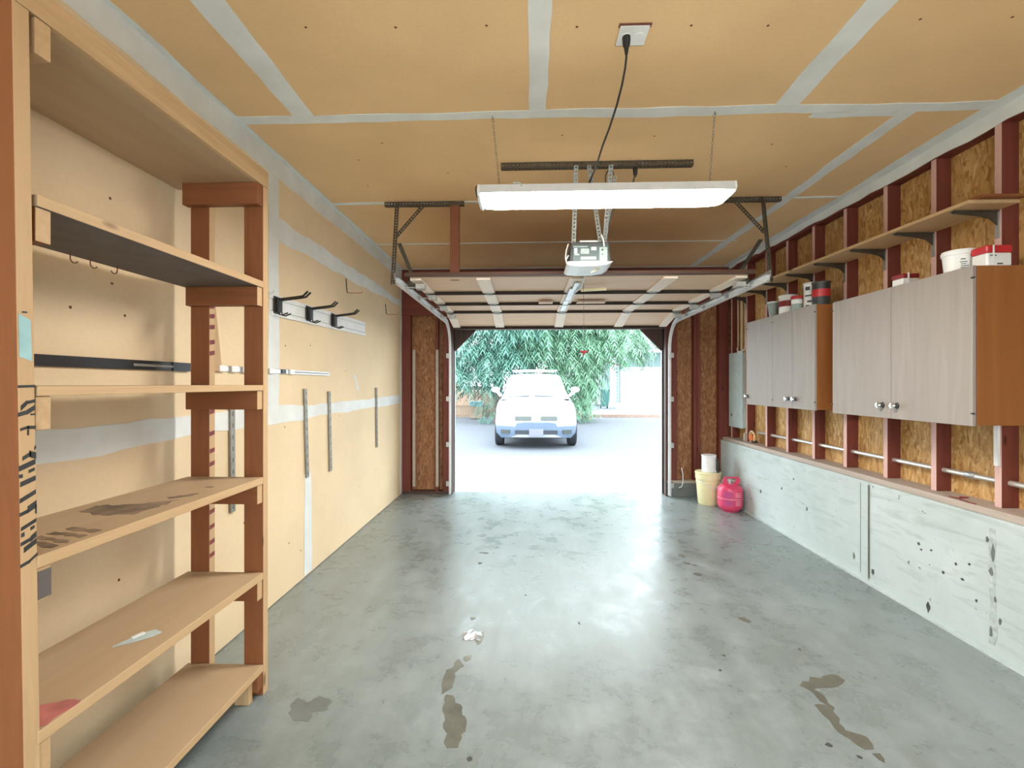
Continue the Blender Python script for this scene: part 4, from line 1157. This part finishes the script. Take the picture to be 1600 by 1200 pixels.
# guard collar: bent band with a window
m = MB()
for sx in (-1, 1):
    m.bar((tx + sx * .050, ty - .03, .288), (tx + sx * .078, ty - .035, .365), .05, .006, (0, 1, 0))
m.tube([(tx - .078, ty - .035, .362), (tx - .07, ty - .037, .378), (tx + .07, ty - .037, .378), (tx + .078, ty - .035, .362)], .010, 8)
m.bar((tx - .05, ty - .03, .292), (tx + .05, ty - .03, .292), .01, .02)
m.build('guard_handle', 'pink_tank', tk)
m = MB(); m.lathe([(.014, .30), (.014, .335), (.022, .338), (.022, .352), (.008, .355)], c=(tx, ty, 0), seg=14); m.tube([(tx, ty, .33), (tx + .04, ty - .03, .335)], .008, 8); m.build('valve', 'galv', tk)
# loose wire on the curb
m = MB(); m.tube([(1.93, YF - .004, .36), (1.945, YF - .014, .28), (1.942, YF - .02, .18), (1.925, YF - .03, .13), (1.89, YF - .03, .115)], .007, 7); m.build('loose_wire', 'white_plastic', label='short white wire hanging over the curb beside the door track', cat='wire', smooth=True)

# =================================================================== OUTDOORS: CAR
def car():
    cx, fy = .165, 10.10
    t = thing('minivan', (cx, fy + 2.3, -.02), 'pale silver minivan with roof rack parked facing the garage', 'car')
    G = -.02
    def sec(y, w, zb, zt, crown, belt):
        """half outline of a body station, mirrored"""
        pts = [(w * .88, zb), (w * .975, zb + .09), (w, min(.52, belt - .07)), (w * .985, belt - .05), (w * .93, belt), (w * .62, zt), (0, zt + crown)]
        return [(cx + x, fy + y, G + z) for x, z in pts] + [(cx - x, fy + y, G + z) for x, z in reversed(pts[:-1])]
    stn = [(.0, .46, .33, .60, .00, .58), (.035, .64, .27, .655, .005, .63), (.11, .80, .25, .735, .01, .70), (.23, .885, .24, .80, .015, .765), (.42, .92, .24, .87, .02, .82),
           (.80, .935, .24, .985, .025, .93), (1.25, .94, .24, 1.10, .03, 1.02), (1.9, .945, .24, 1.11, .02, 1.06), (3.3, .945, .24, 1.12, .02, 1.07), (4.4, .935, .25, 1.12, .02, 1.07), (4.75, .90, .28, 1.10, .02, 1.05), (4.85, .80, .34, 1.05, .0, 1.0)]
    rows = [sec(*s_) for s_ in stn]
    m = MB(); m.grid(rows); n = len(rows[0])
    m.add(rows[0], [tuple(range(n))]); m.add(rows[-1], [tuple(reversed(range(n)))])
    for r0, r1 in zip(rows, rows[1:]): m.add([r0[0], r0[-1], r1[-1], r1[0]], [(0, 1, 2, 3)])
    # lower body in a darker copy of the paint, shade put into its colour
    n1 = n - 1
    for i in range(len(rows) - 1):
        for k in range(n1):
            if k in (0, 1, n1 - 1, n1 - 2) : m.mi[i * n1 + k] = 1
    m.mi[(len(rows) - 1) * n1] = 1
    m.build('body', ['car_paint', 'car_paint_shaded'], t, smooth=True)
    # greenhouse
    gs = [(1.18, .86, 1.06, .80, 1.085), (1.62, .865, 1.07, .72, 1.38), (2.05, .87, 1.07, .66, 1.625), (2.35, .87, 1.07, .645, 1.685), (3.4, .87, 1.07, .645, 1.71), (4.35, .86, 1.07, .64, 1.68), (4.70, .84, 1.06, .60, 1.55), (4.80, .82, 1.05, .66, 1.15)]
    def gsec(y, wb_, zb, wt, zt):
        pts = [(wb_, zb), (wb_ + (wt - wb_) * .6, zb + (zt - zb) * .6), (wt + .02, zt - .04), (wt - .03, zt), (wt * .5, zt + .025), (0, zt + .032)]
        return [(cx + x, fy + y, G + z) for x, z in pts] + [(cx - x, fy + y, G + z) for x, z in reversed(pts[:-1])]
    rows = [gsec(*s_) for s_ in gs]
    m = MB(); m.grid(rows); n = len(rows[0]); m.add(rows[0], [tuple(range(n))]); m.add(rows[-1], [tuple(reversed(range(n)))])
    m.build('cabin', 'car_paint', t, smooth=True)
    # windscreen follows the sloping front of the cabin
    rows = []
    for y, w, z in ((1.235, .74, 1.135), (1.60, .665, 1.385), (1.98, .60, 1.605)):
        rows.append([(cx + w * u, fy + y - .022 + .05 * (u * u), G + z + .026 - .02 * u * u) for u in (-1, -.5, 0, .5, 1)])
    m = MB(); m.grid(rows); m.build('windscreen', 'car_glass', t, smooth=True)
    for sx in (-1, 1):
        m = MB()
        for ya, yb in ((1.75, 2.75), (2.83, 3.65), (3.73, 4.4)):
            def sp_(y, k): return (cx + sx * (.876 - .225 * k * .92), fy + y, G + 1.10 + (.52 * k))
            m.grid([[sp_(ya, .03), sp_(yb, .03)], [sp_(ya + (.35 if ya < 2 else .0), .88), sp_(yb, .88)]])
        m.build('side_window', 'car_glass', t)
    # front details laid on the curved nose
    def fyx(x, z):
        a = abs(x)
        def itp(v, tb):
            for (p, q), (r_, s_) in zip(tb, tb[1:]):
                if v <= r_: return q + (s_ - q) * max(0, (v - p)) / (r_ - p)
            return tb[-1][1]
        y1 = itp(a, [(0, 0), (.44, 0), (.62, .035), (.78, .11), (.865, .23), (.93, .42)])
        y2 = itp(z, [(.2, .0), (.585, 0), (.645, .035), (.72, .11), (.785, .23), (.85, .42)])
        return max(y1, y2)
    def patch(xa, xb, za, zb, nm, mt, off=.012, th=.02, zc=None):
        n = 6; rows = []
        for z in (za, (za + zb) / 2, zb):
            rows.append([(cx + xa + (xb - xa) * i / n, fy + fyx(xa + (xb - xa) * i / n, z) - off, G + z) for i in range(n + 1)])
        m = MB(); m.grid(rows)
        back = [[(p[0], p[1] + th, p[2]) for p in r] for r in rows]
        m.grid(back)
        for e in (0, -1): m.grid([rows[e], back[e]])
        for e in (0, -1): m.grid([[r[e] for r in rows], [r[e] for r in back]])
        return m.build(nm, mt, t)
    patch(-.465, -.10, .645, .725, 'grille', 'car_grille', .045, .07); patch(.10, .465, .645, .725, 'grille', 'car_grille', .045, .07)
    patch(-.465, -.13, .345, .425, 'lower_intake', 'car_dark', .022); patch(.13, .465, .345, .425, 'lower_intake', 'car_dark', .022)
    patch(-.78, -.585, .35, .43, 'fog_lamp', 'car_grille', .026); patch(.585, .78, .35, .43, 'fog_lamp', 'car_grille', .026)
    patch(-.86, -.53, .655, .755, 'headlamp', 'lamp_glass', .030, .05); patch(.53, .86, .655, .755, 'headlamp', 'lamp_glass', .030, .05)
    m = MB(); m.lathe([(.072, 0), (.066, -.010), (.05, -.012)], c=(0, 0, 0), axis='y', seg=24)
    m.v = [(cx + x, fy + .015 + y, G + .685 + z * .55) for x, y, z in m.v]; m.build('badge', 'white_paint', t)
    m = MB(); m.tube([(cx + .052 * math.cos(a), fy + .002, G + .685 + .026 * math.sin(a)) for a in [k * math.pi / 10 for k in range(20)]], .004, 6, closed=True); m.build('badge_ring', 'chrome', t)
    B(cx - .155, cx + .155, fy - .035, fy - .015, G + .30, G + .46).build('number_plate', 'plate', t, bevel=.004)
    m = MB(); m.bar((cx - .66, fy + 1.205, G + 1.125), (cx - .15, fy + 1.20, G + 1.14), .02, .014); m.build('wiper', 'car_dark', t)
    m = MB(); m.bar((cx - .02, fy + 1.20, G + 1.14), (cx + .5, fy + 1.205, G + 1.13), .02, .014); m.build('wiper', 'car_dark', t)
    for sx in (-1, 1):
        m = MB(); rows = []
        for y, k in ((-.06, .6), (-.04, .95), (.03, 1.0), (.08, .8)):
            rows.append([(cx + sx * (1.00 + .115 * k * math.cos(a)), fy + 1.50 + y, G + 1.30 + .075 * k * math.sin(a)) for a in [q * math.pi / 6 for q in range(12)]])
        m.grid(rows, close=True); m.add(rows[0], [tuple(range(12))]); m.add(rows[-1], [tuple(range(12))])
        m.bar((cx + sx * .86, fy + 1.52, G + 1.14), (cx + sx * .97, fy + 1.52, G + 1.27), .10, .07)
        m.build('wing_mirror', 'car_paint', t, smooth=True)
        m = MB(); m.tube([(cx + sx * .60, fy + 2.3, G + 1.74), (cx + sx * .60, fy + 2.45, G + 1.78), (cx + sx * .60, fy + 4.1, G + 1.79), (cx + sx * .60, fy + 4.25, G + 1.75)], .018, 8); m.build('roof_rail', 'car_dark', t)
    for y in (2.55, 3.7):
        m = MB(); m.tube([(cx - .62, fy + y, G + 1.80), (cx, fy + y, G + 1.815), (cx + .62, fy + y, G + 1.80)], .02, 8); m.build('cross_bar', 'panel_grey', t)
    for y in (.82, 3.75):
        for sx in (-1, 1):
            w = MB(); w.lathe([(.20, -.105), (.31, -.10), (.335, -.07), (.335, .07), (.31, .10), (.20, .105)], c=(cx + sx * .845, fy + y, G + .335), axis='x', seg=28); wh = w.build('tyre', 'tire', t, smooth=True)
            w = MB(); w.lathe([(.05, -.08), (.205, -.09), (.205, .09), (.05, .08)], c=(cx + sx * .85, fy + y, G + .335), axis='x', seg=20); w.build('hub', 'hub', wh)
    B(cx - .70, cx + .70, fy + .30, fy + 4.5, G + .22, G + .30).build('underbody', 'car_dark', t)
car()

# =================================================================== OUTDOORS: TREES, FENCE, HOUSE
def sprays(mb, centre, rad, count, zmin, size, rnd, skip=None):
    """drooping evergreen sprays scattered through an ellipsoid crown"""
    for _ in range(count):
        while True:
            p = Vector((rnd.uniform(-1, 1), rnd.uniform(-1, 1), rnd.uniform(-1, 1)))
            if .45 < p.length < 1: break
        q = Vector((centre[0] + p.x * rad[0], centre[1] + p.y * rad[1], centre[2] + p.z * rad[2]))
        if q.z < zmin: continue
        out = Vector((p.x, p.y, 0)); 
        if out.length < .05: out = Vector((1, 0, 0))
        out.normalize()
        ang = rnd.uniform(-.9, .9); out = Vector((out.x * math.cos(ang) - out.y * math.sin(ang), out.x * math.sin(ang) + out.y * math.cos(ang), 0))
        L = size * rnd.uniform(.6, 1.3); side = Vector((-out.y, out.x, 0))
        n = 6; pts = [q + out * (L * .75 * (k / n)) + Vector((0, 0, -L * .85 * (k / n) ** 1.7 + .12 * L * (k / n))) for k in range(n + 1)]
        vs_ = []; fs_ = []
        for k in range(n):
            d = pts[k + 1] - pts[k]
            for sg in (-1, 1):
                w = L * .34 * (1 - .6 * k / n) * rnd.uniform(.6, 1.2)
                tip = pts[k] + side * (sg * w) + d * 1.3 + Vector((0, 0, -w * rnd.uniform(.25, .7)))
                b = len(vs_)
                vs_ += [pts[k], pts[k] + d * .55 + side * (sg * .006), tip]
                fs_.append((b, b + 1, b + 2))
        mb.add(vs_, fs_)
def tree(x, y, h, crowns, mat, label, r=.16, lean=0.0):
    rnd = random.Random(int(x * 100) + 5)
    t = thing('evergreen_tree', (x, y, -.02), label, 'tree', 'evergreen trees across the street')
    m = MB(); m.tube([(x, y, -.05), (x + lean * .3, y, h * .3), (x + lean * .7, y, h * .65), (x + lean, y, h)], [r * 1.25, r, r * .7, r * .2], 10); m.build('trunk', 'bark', t, smooth=True)
    m = MB()
    for k in range(14):
        a = rnd.uniform(0, 6.28); z = rnd.uniform(h * .28, h * .8); L = rnd.uniform(.9, 1.9)
        m.tube([(x + lean * z / h, y, z), (x + L * .5 * math.cos(a), y + L * .5 * math.sin(a), z + .15), (x + L * math.cos(a), y + L * math.sin(a), z - .1)], [.05, .035, .012], 5)
    m.build('branch', 'bark', t)
    m = MB()
    for c, rd, n, zm, sz in crowns: sprays(m, c, rd, n, zm, sz, rnd)
    m.build('foliage', mat, t, fix=False)
tree(-1.15, 17.8, 7.5, [((-1.9, 17.8, 3.6), (2.3, 1.8, 2.6), 1500, 1.55, .75), ((-2.0, 17.4, 2.0), (1.5, 1.0, 1.0), 500, 1.05, .55), ((-.9, 17.6, 4.6), (2.0, 1.6, 2.0), 700, 2.2, .8)], 'foliage_b', 'shaggy blue-green evergreen tree behind the wooden fence', .17, -.2)
tree(.0, 18.4, 8, [((.6, 18.4, 4.6), (2.0, 1.8, 2.6), 1500, 2.1, .8), ((-.3, 17.9, 3.6), (1.3, 1.0, 1.2), 350, 2.5, .7)], 'foliage_a', 'tall evergreen tree with thick trunk behind the minivan', .24)
tree(2.35, 18.8, 7, [((1.75, 18.6, 3.4), (1.25, 1.4, 2.8), 1300, .35, .7), ((2.6, 18.6, 4.6), (1.5, 1.4, 1.6), 500, 2.3, .7), ((3.4, 18.4, 3.2), (1.5, 1.2, 1.1), 600, 1.9, .65), ((1.7, 18.4, 1.2), (.95, .9, 1.0), 600, .12, .45)], 'foliage_c', 'bushy light green evergreen tree reaching to the ground', .16)
# low shrubs
def shrub(x, y, rx, rz, mat, label, n=260):
    rnd = random.Random(int(x * 77) + 3)
    t = thing('shrub', (x, y, -.02), label, 'shrub')
    m = MB(); m.tube([(x, y, -.03), (x, y, rz)], [.03, .012], 6); m.build('stem', 'bark', t)
    m = MB(); sprays(m, (x, y, rz * .9), (rx, rx * .8, rz), n, .04, .28, rnd); m.build('foliage', mat, t, fix=False)
shrub(-1.25, 16.9, .75, .55, 'foliage_b', 'low shrub between the fence and the minivan')
shrub(1.75, 17.2, .8, .45, 'foliage_a', 'low shrub beside the minivan mirror')
# planting bed edge
B(-9, 16, 20.0, 20.35, -.02, .10).build('bed_edging', 'mulch', label='low brown planting bed edge along the street', cat='edging')
B(-9, 3.9, 20.35, 23.5, -.02, .05).build('planting_bed', 'mulch', kind='structure', label='brown planting bed under the trees')
# fence of separate boards
fc = thing('wooden_fence', (-3.2, 21.5, -.02), 'tan wooden board fence behind the trees', 'fence')
bd0 = None
for k in range(30):
    x = -6.4 + .165 * k
    h = 1.50 if k < 19 else 1.30
    if bd0 is None: bd0 = B(x, x + .155, 21.5, 21.525, 0, 1.5).build('board', 'fence_z', fc)
    else:
        c = dup(bd0, fc, (x + .0775, 21.5125, 0)); c.scale.z = h / 1.5
for z in (.35, 1.15): B(-6.4, -1.5, 21.53, 21.57, z, z + .09).build('rail', 'fence_x', fc)
lf = thing('low_fence', (-3.0, 19.6, -.02), 'short tan slatted fence in front of the board fence', 'fence')
b1 = None
for k in range(26):
    x = -4.6 + .125 * k
    if b1 is None: b1 = B(x, x + .10, 19.6, 19.62, 0, .52).build('slat', 'fence_z', lf)
    else: dup(b1, lf, (x + .05, 19.61, 0))
B(-4.6, -1.35, 19.62, 19.66, .42, .50).build('rail', 'fence_x', lf)
tb = thing('utility_box', (-2.18, 19.2, -.02), 'small teal utility box beside the low fence', 'box')
B(-2.42, -1.95, 19.0, 19.4, .0, .50).build('base', 'fence_z', tb); B(-2.45, -1.92, 18.97, 19.43, .50, .70).build('cover', 'teal_box', tb, bevel=.01)
# neighbour's house
hs = thing('neighbour_house', (8.3, 32, 0), 'pale teal house with white garage door across the street', 'house')
gx0, gx1, gy, gz = 6.05, 11.0, 30.0, .22
m = MB(); m.box(5.05, gx0, gy, gy + .25, 0, 3.55); m.box(gx1, 12.2, gy, gy + .25, 0, 3.55); m.box(gx0, gx1, gy, gy + .25, 2.36, 3.55)
m.box(5.05, 5.3, gy + .25, gy + 8, 0, 3.55); m.box(12.0, 12.2, gy + .25, gy + 8, 0, 3.55); m.box(5.3, 12.0, gy + 7.8, gy + 8, 0, 3.55)
wallo = m.build('wall', 'house_siding', hs)
for k in range(9):
    B(5.05, 12.2, gy - .02, gy, 2.55 + .115 * k, 2.645 + .115 * k).build('siding_board', 'house_siding', wallo)
gd = B(gx0, gx1, gy + .08, gy + .13, gz, 2.36).build('garage_door', 'house_white', hs)
for k in range(4):
    for j in range(8):
        B(gx0 + .08 + .61 * j, gx0 + .60 + .61 * j, gy + .06, gy + .08, gz + .08 + .53 * k, gz + .50 + .53 * k).build('panel', 'house_white', gd)
B(gx0 - .14, gx0, gy - .05, gy + .02, .1, 2.50).build('trim', 'house_white', hs); B(gx0 - .14, gx1 + .14, gy - .05, gy + .02, 2.36, 2.50).build('trim', 'house_white', hs)
B(5.25, 5.80, gy - .10, gy - .005, .1, 3.1).build('pilaster', 'house_white', hs)
for k in range(12): B(5.62, 5.78, gy - .13, gy - .10, .2 + .235 * k, .40 + .235 * k).build('quoin', 'house_siding', hs)
B(4.6, 12.6, gy - .75, gy - .70, 3.42, 3.66).build('fascia', 'house_white', hs); B(4.6, 12.6, gy - .72, gy + .02, 3.44, 3.47).build('soffit', 'house_white', hs)
m = MB(); m.add([(4.5, gy - .8, 3.62), (12.7, gy - .8, 3.62), (12.7, gy + 4.0, 5.9), (4.5, gy + 4.0, 5.9), (12.7, gy + 8.6, 3.62), (4.5, gy + 8.6, 3.62), (4.5, gy - .8, 3.74), (12.7, gy - .8, 3.74), (12.7, gy + 4.0, 6.05), (4.5, gy + 4.0, 6.05), (12.7, gy + 8.6, 3.74), (4.5, gy + 8.6, 3.74)],
                 [(0, 1, 2, 3), (3, 2, 4, 5), (6, 7, 8, 9), (9, 8, 10, 11), (0, 1, 7, 6), (4, 5, 11, 10), (0, 3, 9, 6), (3, 5, 11, 9), (1, 2, 8, 7), (2, 4, 10, 8)]); m.build('roof', 'roof_shingle', hs)
B(3.2, 5.05, gy + 2.2, gy + 2.4, 0, 3.3).build('side_wall', 'house_white', hs)
m = MB(); m.prism([(22.5, -.05), (22.5, -.015), (30.1, .215), (30.1, -.05)], 'x', 5.0, 12.3); m.build('house_driveway', 'driveway', kind='structure', label='sloping driveway up to the neighbour garage')
# wheelie bin
wbn = thing('wheeled_bin', (4.45, 27.2, -.02), 'dark green wheeled bin beside the house', 'bin')
m = MB(); m.add([(4.24, 26.98, .12), (4.64, 26.98, .12), (4.64, 27.42, .12), (4.24, 27.42, .12), (4.20, 26.92, 1.05), (4.70, 26.92, 1.05), (4.70, 27.48, 1.05), (4.20, 27.48, 1.05)], [(3, 2, 1, 0), (4, 5, 6, 7), (0, 1, 5, 4), (1, 2, 6, 5), (2, 3, 7, 6), (3, 0, 4, 7)]); m.build('body', 'bin_green', wbn, bevel=.02)
B(4.18, 4.72, 26.88, 27.52, 1.05, 1.12).build('lid', 'bin_green', wbn, bevel=.02)
for x in (4.25, 4.63):
    m = MB(); m.lathe([(.03, -.03), (.12, -.03), (.12, .03), (.03, .03)], c=(x, 27.4, .10), axis='x', seg=16); m.build('wheel', 'tire', wbn)
